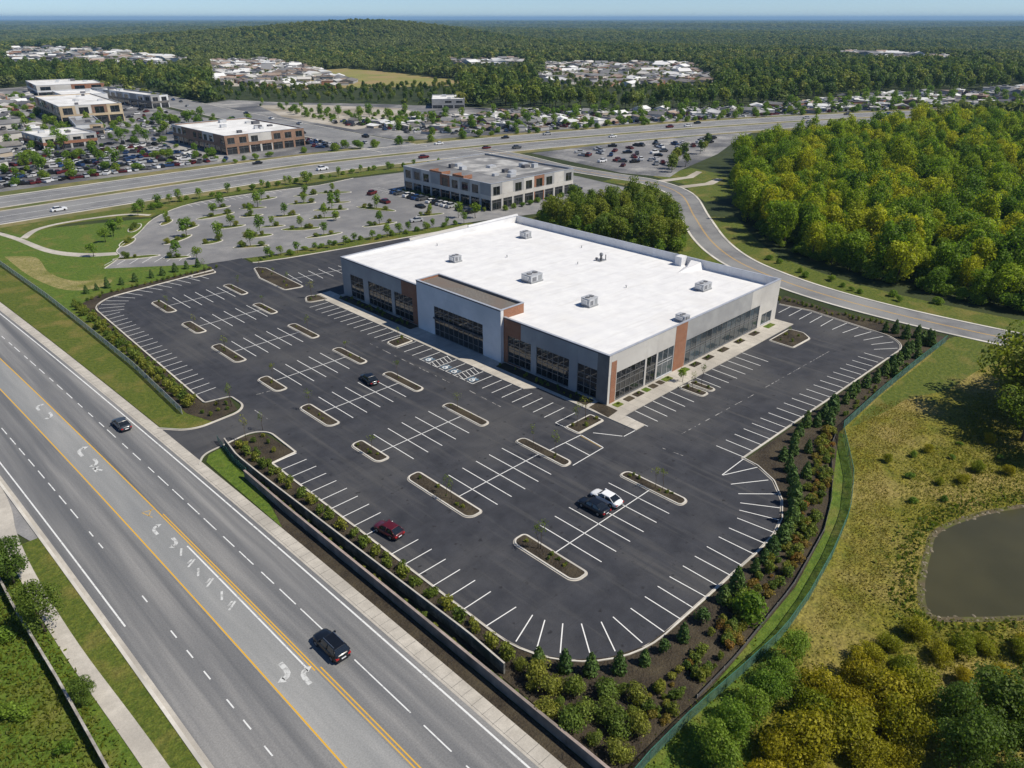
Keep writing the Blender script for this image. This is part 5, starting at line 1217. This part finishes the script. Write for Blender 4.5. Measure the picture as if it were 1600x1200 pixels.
# rough ground at the lower right
for k, (x, y) in enumerate([(-31.3, -49.8), (-34.9, -50.2), (-38.2, -50.4), (-40.8, -50.6), (-44.5, -50.4), (-47.2, -50.6)]):
    tree('green_tree', x, y, NEARG, NTRUNK, rt.uniform(.72, .95), 'bright green young tree in the line outside the green fence', 'bright green trees outside the fence')
for k, (x, y) in enumerate([(-36.6, -54.1), (-36.3, -57.3), (-33.3, -57.3), (-30.3, -58.6), (-32.3, -60.8), (-37.2, -59.8), (-40.3, -55.4), (-42.6, -54.1), (-35.6, -62.5), (-29.0, -55.4), (-43.5, -58), (-40, -62), (-33.4, -54), (-47, -55), (-27.4, -60)]):
    tree('golden_bush', x, y, YBUSH, COREM, rt.uniform(.95, 1.45), 'big golden-yellow bush in the rough growth below the pond', 'golden bushes below the pond', cat='bush')
for k, (x, y) in enumerate([(-29.1, -64.2), (-25.2, -66.3), (-25.1, -69.3), (-30.2, -66.8), (-33.0, -66.0), (-21.2, -69.3), (-28, -70), (-22, -73), (-34, -70)]):
    tree('dark_tree', x, y, NEARD, NTRUNK, rt.uniform(.85, 1.2), 'dark green tree in the bottom right corner', 'dark trees in the bottom right')
for k, (x, y) in enumerate([(-25.1, -55.1), (-24.1, -58.3), (-19.7, -60.3), (-15.3, -63.0), (-11.5, -66.0), (-13.5, -66.1), (-17.0, -61.4), (-18.0, -57.3), (-21.4, -63.1), (-17.8, -65.4), (-22, -56), (-9, -68), (-20, -66.5)]):
    tree('meadow_bush', x, y, YBUSH, COREM, rt.uniform(.55, .85), 'yellow-green bush at the near shore of the pond', 'bushes at the near pond shore', cat='bush')
for k, (x, y) in enumerate([(15.9, -41.0), (20.1, -43.2), (23.3, -44.3), (23.7, -47.6), (22.6, -51.3), (28.8, -52.7), (24.8, -54.9), (13.7, -45.0), (15.0, -48.6), (7.6, -47.7), (18, -51), (29, -47), (33, -50), (11, -50.6)]):
    shrub('meadow_shrub', x, y, GBUSH if k % 2 else YBUSH, rt.uniform(.35, .7), 'low straggly bush in the meadow beyond the pond', 'straggly bushes beyond the pond', z=0)
for k, (x, y, s) in enumerate([(44.5, -51, 1.55), (54, -52, 1.5), (37.5, -53.5, .85), (48, -57, 1.1), (58, -60, 1.2), (34, -60, .9), (63, -52.5, 1.0)]):
    tree('meadow_tree', x, y, BIGT, BTRUNK, s, 'full dark green tree in the group at the right edge' , 'trees at the right edge')
for (x, y) in [(98.6, 24.7), (96.4, 19.2), (95.1, 13.5), (93.0, 8.5), (92.8, 4.6), (91.3, .8), (91.1, -2.9), (90.5, -7.3), (90.8, -11.2), (91.5, -16), (93, -22)]:
    x += rt.uniform(-1.5, 2.5); y += rt.uniform(-2, 2)
    shrub('verge_shrub', x, y, GBUSH, rt.uniform(.6, 1.0), 'young bush on the verge between back road and big wood', 'bushes on the back road verge', z=0)
# meadow and bank grass: uncountable
def grass_patch(name, label, polys, n, hgt, mat, seed, avoid=None):
    rs = np.random.default_rng(seed); P = []
    for poly, share in polys:
        xs = [p[0] for p in poly]; ys = [p[1] for p in poly]; m_ = int(n * share); q = np.empty((0, 2))
        while len(q) < m_:
            c = np.stack([rs.uniform(min(xs), max(xs), m_ * 2), rs.uniform(min(ys), max(ys), m_ * 2)], 1)
            k = inside_np(c[:, 0], c[:, 1], poly)
            if avoid: k &= ~inside_np(c[:, 0], c[:, 1], avoid)
            q = np.concatenate([q, c[k]])
        P.append(q[:m_])
    P = np.concatenate(P); P = P + rs.normal(size=P.shape) * (.4 if not avoid else 1.1 if hgt > .5 else 1.8)
    if avoid: P = P[~inside_np(P[:, 0], P[:, 1], avoid)]
    n = len(P)
    h_ = hgt * rs.uniform(.4, 1.3, n); pts = np.stack([P[:, 0], P[:, 1], h_ * .42], 1)
    t = rs.uniform(0, 6.28, n); nr = np.stack([np.cos(t), np.sin(t), rs.uniform(.1, .9, n)], 1)
    me = leaf_mesh(name, pts, nr, h_ * 1.1, mat, rs, asp=.55)
    tag(link(bpy.data.objects.new(name, me)), label, 'grass', kind='stuff')
MEAD = [(-58, -50), (-28, -49.5), (-20, -54), (-8, -51), (8, -46), (18, -40), (30, -42), (44, -43), (60, -42.5), (78, -40), (84, -64), (60, -95), (0, -90), (-40, -75)]
grass_patch('meadow_grass', 'rough yellow-brown meadow grass around the pond', [(MEAD, .45), ([(-14, -53), (-6, -50), (6, -48), (18, -44), (34, -46), (60, -46), (60, -80), (20, -90), (-20, -80), (-30, -64), (-22, -57)], .55)], 60000, .24, 'blade', 3, PONDP)
grass_patch('meadow_weeds', 'green weeds among the meadow grass', [([(-14, -52), (-6, -50), (6, -48), (18, -44), (34, -46), (60, -46), (60, -80), (20, -90), (-20, -80), (-30, -64), (-22, -56)], .7), ([(-60, -47), (-28, -48), (-29, -50), (-60, -64)], .3)], 20000, .28, 'blade_green', 4, PONDP)
RING = offset(PONDP, -.6 if area2(PONDP) > 0 else .6, True); OUTR = offset(PONDP, -2.6 if area2(PONDP) > 0 else 2.6, True)
grass_patch('pond_reeds', 'reedy grass fringe around the pond', [(OUTR, 1.)], 1900, .51, 'blade_green', 8, RING)
grass_patch('bank_grass', 'tall green grass on the left bank', [([(-84.6, -40), (-84.7, 20), (-84.6, 31), (-98, 31), (-98, -40)], 1.)], 16000, .38, 'blade_green', 5)
grass_patch('dry_slope_grass', 'tufts of dry grass by the green fence', [([(20, -33), (34, -32.5), (40, -36), (30, -42), (16, -40), (2, -47), (-16, -53), (-26, -49), (-10, -46), (7, -40.5)], 1.)], 9000, .2, 'blade', 6)
# second lot, roadside and office planting
for (cx_, cy_, a_, ang) in L2I:
    for q in range(3):
        u_ = rt.uniform(-.8, .8) * a_; shrub('island_shrub', cx_ + u_ * math.cos(ang), cy_ + u_ * math.sin(ang), OBUSH, rt.uniform(.5, .95), 'small shrub in a planted island of the older grey lot', 'shrubs in the older lot islands', z=.12)
for (cx_, cy_, a_, ang) in L2I[16:]:
    tree('lot_tree', cx_, cy_, MEDT, MEDTR, rt.uniform(.6, 1.0), 'young leafy tree in the older grey lot or along its edge', 'young trees in the second lot')
for (x, y) in [(-4.7, 160), (0.5, 149), (-12.7, 134.5), (12.5, 146.5), (25.5, 144.5), (38.8, 145.4), (-5.1, 197.9), (4.9, 206.2), (13.8, 209.2), (-15.6, 183.7), (-24.6, 170.7), (-20.5, 176.1), (-32.2, 157.5), (29.7, 181.1), (45, 176.2), (58.5, 150.4), (61.9, 184.2), (58.4, 209.2), (63.4, 205.6), (46.5, 160), (10.5, 162), (37, 192), (30, 163), (13, 180), (70, 120), (74, 116)]:
    tree('lot_tree', x, y, MEDT, MEDTR, rt.uniform(.75, 1.25), 'young leafy tree in the older grey lot or along its edge', 'young trees in the second lot')
for k in range(30):
    x = -1 + 2.3 * k + rt.uniform(-.5, .5); y = 121.5 - .125 * max(0, x - 6) + rt.uniform(-1.6, 1.4)
    if k % 2: tree('strip_tree', x, y, MEDT, MEDTR, rt.uniform(.55, .85), 'small tree in the planted strip between the two lots', 'trees between the lots', z=.05)
    else: shrub('strip_shrub', x, y, GBUSH, rt.uniform(.5, .9), 'round shrub in the planted strip between the two lots', 'shrubs between the lots', z=.05)
for k in range(34):
    x = -2 + 4.0 * k + rt.uniform(-1, 1); y = np.interp(x, [-2, 15, 60, 100, 130], [203, 211, 211, 212, 204]) + rt.uniform(-1.5, 1.5)
    if k % 3 == 0: tree('roadside_tree', x, y, MEDT, MEDTR, rt.uniform(.6, 1.0), 'small roadside tree between the older lot and the highway', 'trees along the highway edge')
    else: shrub('roadside_bush', x, y, GBUSH, rt.uniform(.6, 1.1), 'bush on the strip between the older lot and the highway', 'bushes along the highway edge', z=0)
for k in range(16):
    shrub('office_shrub', 82.2 + rt.uniform(-.6, .6), 121 + 3 * k, OBUSH, rt.uniform(.6, 1.0), 'rounded shrub at the foot of the office block', 'shrubs by the office block', z=0)
for k in range(9):
    shrub('office_shrub', 89 + 4.2 * k, 117.4 + rt.uniform(-.5, .5), GBUSH, rt.uniform(.7, 1.1), 'rounded shrub at the foot of the office block', 'shrubs by the office block', z=0)

# ------------------------------------------------------------------ woods
CL = [(80, 88), (90, 100), (102, 98), (116, 93), (130, 84), (125, 76), (111, 63), (98, 52), (92, 46), (84, 49), (78, 62)]
for (x, y) in scatter(CL, 5.3, 4000, 12):
    tree('clump_tree', x, y, CLUMP, WTRUNK, rt.uniform(.72, 1.0), 'leafy tree in the clump between the white-roofed building and the back road', 'trees in the clump behind the building')
WOOD = [(182, 84), (205, 96), (236, 112), (290, 110), (330, 101), (380, 90), (430, 72), (480, 46), (530, 6), (560, -60), (420, -110), (300, -150), (190, -140), (110, -110), (101, -60), (101, -30), (104, 0), (106, 12), (114, 28), (128, 44), (150, 64), (166, 72)]
pts = scatter(WOOD, 5.0, 60000, 13)
def vis(x, y):
    f, r = fr(x, y); return f > 10 and abs(r) < f * .70 + 14
pts = [p for p in pts if vis(*p)]
pts.sort(key=lambda p: fr(*p)[0])
EDGE = [p[:2] for p in along([(101, -60), (101, -30), (104, 0), (106, 12), (114, 28), (128, 44), (150, 64), (166, 72), (182, 84), (205, 96), (236, 112)], 3)]
for (x, y) in pts[:255]:
    ed = min(math.hypot(x - q[0], y - q[1]) for q in EDGE) < 7
    tree('wood_tree', x, y, WOODS, WTRUNK, rt.uniform(.65, 1.3), 'tree at the edge of the big wood facing the back road' if ed else 'yellow-green tree inside the big wood right of the back road', 'edge trees of the big wood' if ed else 'trees of the big wood')
rest = pts[255:]

def instancer(name, label, cat, P, Z, scale, variants, protos, ztall=1.):
    """one uncountable mass: a point for each crown, crowns set on the points"""
    n = len(P); me = bpy.data.meshes.new(name)
    V = np.column_stack([np.asarray(P, float), np.asarray(Z, float)])
    me.vertices.add(n); me.vertices.foreach_set('co', V.reshape(-1))
    rs = np.random.default_rng(n)
    for nm, arr_ in (('sc', scale), ('rot', rs.uniform(0, 6.28, n)), ('tall', rs.uniform(.8, 1.25, n) * ztall)):
        a = me.attributes.new(nm, 'FLOAT', 'POINT'); a.data.foreach_set('value', np.asarray(arr_, np.float32))
    a = me.attributes.new('var', 'INT', 'POINT'); a.data.foreach_set('value', np.asarray(variants, np.int32))
    o = link(bpy.data.objects.new(name, me)); tag(o, label, cat, kind='stuff')
    ng = bpy.data.node_groups.new(name + '_set', 'GeometryNodeTree')
    ng.interface.new_socket('Geometry', in_out='INPUT', socket_type='NodeSocketGeometry'); ng.interface.new_socket('Geometry', in_out='OUTPUT', socket_type='NodeSocketGeometry')
    N_ = ng.nodes.new; gi, go = N_('NodeGroupInput'), N_('NodeGroupOutput'); jn = N_('GeometryNodeJoinGeometry')
    def attr(nm, ty):
        x = N_('GeometryNodeInputNamedAttribute'); x.data_type = ty; x.inputs[0].default_value = nm; return x.outputs[0]
    rot = N_('ShaderNodeCombineXYZ'); ng.links.new(attr('rot', 'FLOAT'), rot.inputs[2])
    sc = N_('ShaderNodeCombineXYZ'); s_ = attr('sc', 'FLOAT'); ng.links.new(s_, sc.inputs[0]); ng.links.new(s_, sc.inputs[1])
    mu = N_('ShaderNodeMath'); mu.operation = 'MULTIPLY'; ng.links.new(s_, mu.inputs[0]); ng.links.new(attr('tall', 'FLOAT'), mu.inputs[1]); ng.links.new(mu.outputs[0], sc.inputs[2])
    va = attr('var', 'INT')
    for k, pm in enumerate(protos):
        po = bpy.data.objects.new(name + '_leafage', pm)
        oi = N_('GeometryNodeObjectInfo'); oi.inputs['Object'].default_value = po; oi.inputs['As Instance'].default_value = True
        cp = N_('FunctionNodeCompare'); cp.data_type = 'INT'; cp.operation = 'EQUAL'; cp.inputs[3].default_value = k; ng.links.new(va, cp.inputs[2])
        ip = N_('GeometryNodeInstanceOnPoints')
        ng.links.new(gi.outputs[0], ip.inputs['Points']); ng.links.new(cp.outputs[0], ip.inputs['Selection']); ng.links.new(oi.outputs['Geometry'], ip.inputs['Instance'])
        ng.links.new(rot.outputs[0], ip.inputs['Rotation']); ng.links.new(sc.outputs[0], ip.inputs['Scale']); ng.links.new(ip.outputs[0], jn.inputs[0])
    ng.links.new(jn.outputs[0], go.inputs[0])
    md = o.modifiers.new('set', 'NODES'); md.node_group = ng
    return o
nr_ = len(rest)
instancer('deep_wood', 'mass of yellow-green treetops filling the rest of the big wood', 'wood', rest, np.zeros(nr_), rng.uniform(.65, 1.3, nr_), rng.integers(0, 7, nr_), WOODS)

ug = [p for p in scatter(WOOD, 3.0, 30000, 15) if vis(*p) and fr(*p)[0] < 330][:1500] + scatter(CL, 3.0, 3000, 16)
ug = [p for p in ug if not (abs(fr(*p)[1]) > fr(*p)[0] * .7 + 14)]
instancer('undergrowth', 'green undergrowth below the trees of the wood edge', 'undergrowth', ug, np.zeros(len(ug)), rng.uniform(1.2, 2.4, len(ug)), rng.integers(0, 2, len(ug)), GBUSH)

# clearings in the far forest: shops, houses, a mown field
FIELD = [(398, 829), (506, 850), (500, 745), (470, 575), (425, 538), (370, 561), (318, 595), (335, 675)]
TOWNS = [[(286, 776), (430, 1100), (540, 1140), (470, 900), (376, 640), (330, 600), (296, 600), (262, 690)],
         [(206, 1291), (390, 2000), (465, 1688), (443, 1185), (310, 1050)],
         [(512, 506), (768, 739), (920, 589), (633, 368), (530, 412)],
         [(1500, 640), (1694, 676), (1400, 380), (1240, 400)],
         [(720, 900), (841, 879), (755, 752), (640, 790)],
         [(1000, 1700), (1180, 1800), (656, 985), (560, 963)]]
surface('mown_field', FIELD, .02, 'field')
for tpoly in TOWNS[:3]: surface('town_ground', tpoly, -.01, 'pale_ground') if tpoly is not TOWNS[1] else None
def house_mesh(roof, gable, wmat):
    b = MB(); b.box(-.5, .5, -.5, .5, 0, .5)
    if gable: b.add([(-.54, -.54, .49), (.54, -.54, .49), (.54, .54, .49), (-.54, .54, .49), (-.54, 0, .8), (.54, 0, .8)], [(0, 1, 5, 4), (2, 3, 4, 5), (1, 2, 5), (3, 0, 4), (3, 2, 1, 0)], 1)
    else: b.box(-.52, .52, -.52, .52, .5, .56, 1); b.box(-.2, .1, -.1, .2, .56, .72, 1)
    return b.mesh('house', [wmat, roof])
HM = [('dark-roofed', house_mesh('panel_dark', True, 'panel_grey')), ('dark-roofed', house_mesh('panel_dark', False, 'panel_light')), ('white', house_mesh('roof_white_far', False, 'panel_white')), ('grey-roofed', house_mesh('roof_grey_far', True, 'panel_light')), ('white', house_mesh('roof_white_far', False, 'panel_light')), ('brick-walled', house_mesh('roof_grey_far', True, 'brick')), ('pale', house_mesh('roof_white_far', True, 'panel_white'))]
rh = random.Random(8)
def far_house(x, y, sx_, sy_, sz_, where, group):
    nm, me = rh.choice(HM); o = bpy.data.objects.new('distant_house', me); o.location = (x, y, float(terrain(x, y)) - .1); o.rotation_euler = (0, 0, rh.choice((0, .3, -.4, .8)) + rh.choice((0, NORTH)))
    o.scale = (sx_, sy_, sz_); tag(link(o), f'tiny {nm} building {where}', 'building', f'{group}, {nm}')
WH = ['in the clearing left of the mown field', 'in the far town at the left horizon', 'in the clearing above the dark tree belt', 'in the far clearing on the right', 'among the trees behind the mown field', 'on the far wooded slope left of the hill']
for i, (poly, dd, cap, big) in enumerate([(TOWNS[0], 20, 58, 1.15), (TOWNS[1], 42, 28, 1.8), (TOWNS[2], 22, 50, 1.2), (TOWNS[3], 34, 18, 2.4), (TOWNS[4], 24, 10, 1.2), (TOWNS[5], 60, 8, 1.2)]):
    for (x, y) in scatter(poly, dd, 5000, 30 + i, cap):
        far_house(x, y, rh.uniform(10, 26) * big, rh.uniform(8, 13) * big, rh.uniform(4.5, 7) * (1 if i != 3 else 1.3), WH[i], f'buildings {WH[i]}')
for (x, y) in scatter([(180, 372), (196, 290), (262, 262), (450, 190), (600, 120), (680, 90), (590, 196), (446, 222), (362, 262), (318, 312), (262, 330)], 12, 9000, 41, 66):
    far_house(x, y, rh.uniform(6, 13), rh.uniform(5, 8), rh.uniform(3.5, 5.5), 'among the car parks beyond the highway', 'buildings beyond the highway')
for (x, y) in scatter([(-70, 372), (10, 370), (40, 470), (40, 600), (80, 700), (20, 740), (-40, 620), (-100, 460)], 15, 9000, 42, 52):
    far_house(x, y, rh.uniform(9, 20), rh.uniform(8, 12), rh.uniform(5, 8), 'in the shopping district at the far left', 'buildings in the shopping district')
# small trees among the far lots
for (x, y) in scatter([(-100, 276), (40, 281), (68, 280), (68, 370), (130, 366), (130, 460), (50, 460), (40, 660), (-40, 620), (-120, 440)], 11, 9000, 51, 130):
    tree('lot_tree', x, y, MEDT, MEDTR, rt.uniform(1.0, 1.9), 'small tree among the cars of the shopping district', 'trees in the shopping district')
for (x, y) in scatter(MID + [(196, 500)], 13, 9000, 52, 110):
    tree('lot_tree', x, y, MEDT, MEDTR, rt.uniform(1.0, 2.0), 'small tree among the car parks beyond the highway', 'trees beyond the highway')
for (x, y) in [(196, 122), (204, 127), (212, 131), (190, 118), (222, 136), (232, 140), (240, 136), (205, 121), (250, 140), (262, 146)]:
    tree('lot_tree', x, y, BELT, WTRUNK, rt.uniform(.45, .65), 'tree at the wood edge beside the pale lot', 'trees beside the pale lot')

# uncounted cars and roofs packed into the far districts
b = MB(); b.box(-2.25, 2.25, -.9, .9, .25, .95); b.box(-1.3, .7, -.72, .72, .95, 1.45, 1); b.box(-1.2, .5, -.66, .66, 1.45, 1.5)
CARST = b.mesh('packed_car', ['car_paint_mixed', 'glass_car'])
b = MB(); b.box(-.5, .5, -.5, .5, 0, .5, 0); b.box(-.52, .52, -.52, .52, .5, .56, 1); b.box(-.2, .1, -.1, .2, .56, .7, 1); ROOFST = b.mesh('packed_roof', ['wall_mixed', 'roof_mixed'])
b = MB(); b.box(-.5, .5, -.5, .5, 0, .42, 0); b.add([(-.54, -.54, .42), (.54, -.54, .42), (.54, .54, .42), (-.54, .54, .42), (-.54, 0, .72), (.54, 0, .72)], [(0, 1, 5, 4), (2, 3, 4, 5), (1, 2, 5), (3, 0, 4)], 1); ROOFST2 = b.mesh('packed_roof', ['wall_mixed', 'roof_mixed'])
DIST = [(-110, 276), (40, 281), (68, 281), (68, 372), (128, 366), (130, 460), (128, 520), (146, 700), (20, 760), (-60, 640), (-140, 450)]
BAND = [(176, 372), (184, 290), (236, 255), (330, 226), (450, 178), (560, 126), (680, 52), (840, -14), (820, 106), (600, 205), (450, 229), (364, 275), (325, 327), (300, 345), (262, 330)]
cp = [(x, y) for x, y, a in PARKREST if not (66 < x < 120 and y > 290)] + scatter(DIST, 5.2, 14000, 71, 520) + scatter(BAND, 4.2, 20000, 72, 1300) + scatter([(188, 180), (185, 140), (200, 130), (250, 146), (300, 158), (236, 184)], 7, 2000, 73, 26)
cp += [(116 + q * 3, yy) for yy in (300, 307, 322, 329) for q in range(5)]
instancer('packed_cars', 'hundreds of small cars packed into the far car parks', 'cars', cp, np.full(len(cp), .02), np.full(len(cp), 1.05), np.zeros(len(cp), int), [CARST])
hp = scatter([(-110, 330), (0, 330), (10, 405), (40, 520), (40, 470), (-20, 440), (110, 680), (130, 700), (20, 750), (-60, 640), (-140, 450)], 13, 8000, 74, 130) + scatter(BAND, 9, 9000, 75, 190)
for tp, dd_, cap_ in ((TOWNS[0], 15, 160), (TOWNS[1], 26, 150), (TOWNS[2], 16, 140), (TOWNS[3], 22, 70), (TOWNS[4], 22, 20), (TOWNS[5], 60, 12)): hp += scatter(tp, dd_, 6000, 76 + cap_, cap_)
hpn = np.array(hp); far_ = np.hypot(hpn[:, 0] - CAM.x, hpn[:, 1] - CAM.y)
instancer('packed_roofs', 'many small pale and grey roofs crowded into the far districts', 'buildings', hp, terrain(hpn[:, 0], hpn[:, 1]), rng.uniform(5, 9.5, len(hp)) * np.clip(far_ / 600, 1, 1.9), rng.integers(0, 2, len(hp)), [ROOFST, ROOFST2], .55)
# uncounted low growth between the far lots
gp = scatter([(-100, 276), (40, 281), (68, 280), (68, 370), (130, 366), (130, 460), (50, 470), (120, 700), (20, 740), (-40, 620), (-120, 440)], 6, 12000, 53, 420) + scatter(MID + [(196, 500)], 7, 12000, 54, 420) + scatter(offset(HWY, 34)[20:] + offset(HWY, 26)[20:][::-1], 5, 4000, 56, 120)
instancer('lot_shrubbery', 'scattered green growth between the far car parks', 'shrubbery', gp, np.zeros(len(gp)), rng.uniform(.8, 2.2, len(gp)), rng.integers(0, 2, len(gp)), GBUSH)

# tree belt and the forest to the horizon
BELTP = [(-60, 700), (20, 790), (110, 835), (135, 760), (177, 716), (214, 676), (201, 556), (222, 507), (272, 443), (325, 420), (322, 372), (300, 352), (325, 329), (364, 278), (446, 234), (590, 211), (780, 130), (900, 60), (1100, 330), (800, 470), (640, 362), (570, 331), (509, 390), (520, 500), (450, 552), (330, 560), (275, 600), (262, 690), (266, 800), (255, 1000), (160, 1094), (0, 1000)]
def opens(x, y):
    """low growth where the land opens towards a clearing behind"""
    d = math.hypot(x - CAM.x, y - CAM.y); ux, uy = (x - CAM.x) / d, (y - CAM.y) / d
    return any(inside(x + ux * q, y + uy * q, P_) for q in (30, 70, 110, 150, 200) for P_ in [FIELD] + TOWNS[:1] + TOWNS[2:3])
bp = [p for p in scatter(BELTP, 8.6, 40000, 61) if vis(*p)]
bp.sort(key=lambda p: fr(*p)[0])
for (x, y) in bp[:230]: tree('belt_tree', x, y, BELT, WTRUNK, rt.uniform(.85, 1.35) * (.45 if opens(x, y) else 1), 'tree in the dark belt beyond the highway car parks', 'trees of the dark belt')
rest = bp[230:]; nr_ = len(rest)
instancer('tree_belt', 'dense belt of dark trees behind the far car parks', 'wood', rest, np.zeros(nr_), rng.uniform(.85, 1.35, nr_) * np.array([.45 if opens(*p) else 1. for p in rest]), rng.integers(0, 5, nr_), BELT)
def far_points(d0, d1, sp, seed):
    rs = np.random.default_rng(seed); n = int(.5 * 1.36 * (d1 * d1 - d0 * d0) / (sp * sp))
    d = np.sqrt(rs.uniform(d0 * d0, d1 * d1, n)); t = rs.uniform(-.68, .68, n)
    f, r = d * np.cos(t), d * np.sin(t)
    x = CAM.x + f * DIRF[0] + r * DIRF[1]; y = CAM.y + f * DIRF[1] - r * DIRF[0]
    keep = np.ones(n, bool)
    keep &= ~inside_np(x, y, FIELD)
    for poly in TOWNS[:1] + TOWNS[2:3]: keep &= ~(inside_np(x, y, poly) & (rs.random(n) < .5))
    for poly in TOWNS[1:2] + TOWNS[3:5]: keep &= ~(inside_np(x, y, poly) & (rs.random(n) < .8))
    low = np.zeros(n, bool)
    for poly in [FIELD] + TOWNS[:5]:
        for q in (0, 40, 90, 150, 220) + ((300, 380) if poly is TOWNS[3] else ()): low |= inside_np(x + (x - CAM.x) / d * q, y + (y - CAM.y) / d * q, poly)
    for poly in (WOOD, BELTP, [(-150, 271), (40, 277), (132, 272), (133, 470), (150, 700), (120, 820), (20, 780), (-60, 640), (-150, 460)], [(163, 284), (176, 268), (230, 252), (330, 224), (450, 176), (560, 122), (680, 46), (840, -20), (820, 110), (600, 208), (450, 232), (364, 278), (325, 330), (270, 440), (222, 505), (200, 556), (172, 540), (165, 400)], offset(HWY, 36) + offset(HWY, -31)[::-1], offset(XRD, 17) + offset(XRD, -17)[::-1]):
        keep &= ~inside_np(x, y, poly)
    x, y = x[keep], y[keep]; return np.column_stack([x, y]), terrain(x, y), np.where(low[keep], .42, 1.)
FP, FZ, FS, FT = [], [], [], []
for d0, d1, sp, s in ((560, 1300, 8.6, 1.0), (1300, 2700, 11.5, 1.25), (2700, 5200, 19, 2.0), (5200, 9500, 34, 3.4), (9500, 17000, 75, 6.5)):
    p, z, lw = far_points(d0, d1, sp, int(d0)); FP.append(p); FZ.append(z); FS.append(rng.uniform(.75, 1.25, len(p)) * s * lw); FT.append(np.full(len(p), s ** -.85))
FP, FZ, FS = np.concatenate(FP), np.concatenate(FZ), np.concatenate(FS)
instancer('far_forest', 'wooded country stretching to the horizon', 'forest', FP, FZ - .3, FS, rng.integers(0, 5, len(FP)), FARC, np.concatenate(FT))

# ------------------------------------------------------------------ haze
m, t = _new('haze_air'); h = N(t)
pv = h.n('ShaderNodeVolumePrincipled'); pv.inputs['Color'].default_value = (.40, .68, 1.0, 1); pv.inputs['Density'].default_value = HAZE = 6e-5; pv.inputs['Anisotropy'].default_value = .0
o_ = h.n('ShaderNodeOutputMaterial'); h.l(pv.outputs[0], o_.inputs['Volume'])
b = MB(); b.box(CAM.x - 47000, CAM.x + 47000, CAM.y - 47000, CAM.y + 47000, -32, 112)
hz = b.build('haze', 'haze_air'); tag(hz, 'thin blue haze over the far country', 'haze', kind='stuff')
# ------------------------------------------------------------------ labels: tell like things apart by their order across the view
def nth(k):
    w_ = ['first', 'second', 'third', 'fourth', 'fifth', 'sixth', 'seventh', 'eighth', 'ninth', 'tenth', 'eleventh', 'twelfth']
    return w_[k] if k < 12 else f"{k + 1}{'th' if 10 < (k + 1) % 100 < 20 else {1: 'st', 2: 'nd', 3: 'rd'}.get((k + 1) % 10, 'th')}"
byl = {}
for o in COL.objects:
    if o.parent is None and 'label' in o and o.get('kind') is None: byl.setdefault(o['label'], []).append(o)
for lab, os_ in byl.items():
    if 1 < len(os_) <= 60 and len(lab.split()) <= 13:
        os_.sort(key=lambda o: fr(o.location.x, o.location.y)[1] / max(1, fr(o.location.x, o.location.y)[0]))
        for k, o in enumerate(os_): o['label'] = f'{lab}, {nth(k)} from left'
print('cars', NCAR[0], 'far trees', len(FP), 'objects', len(bpy.data.objects))
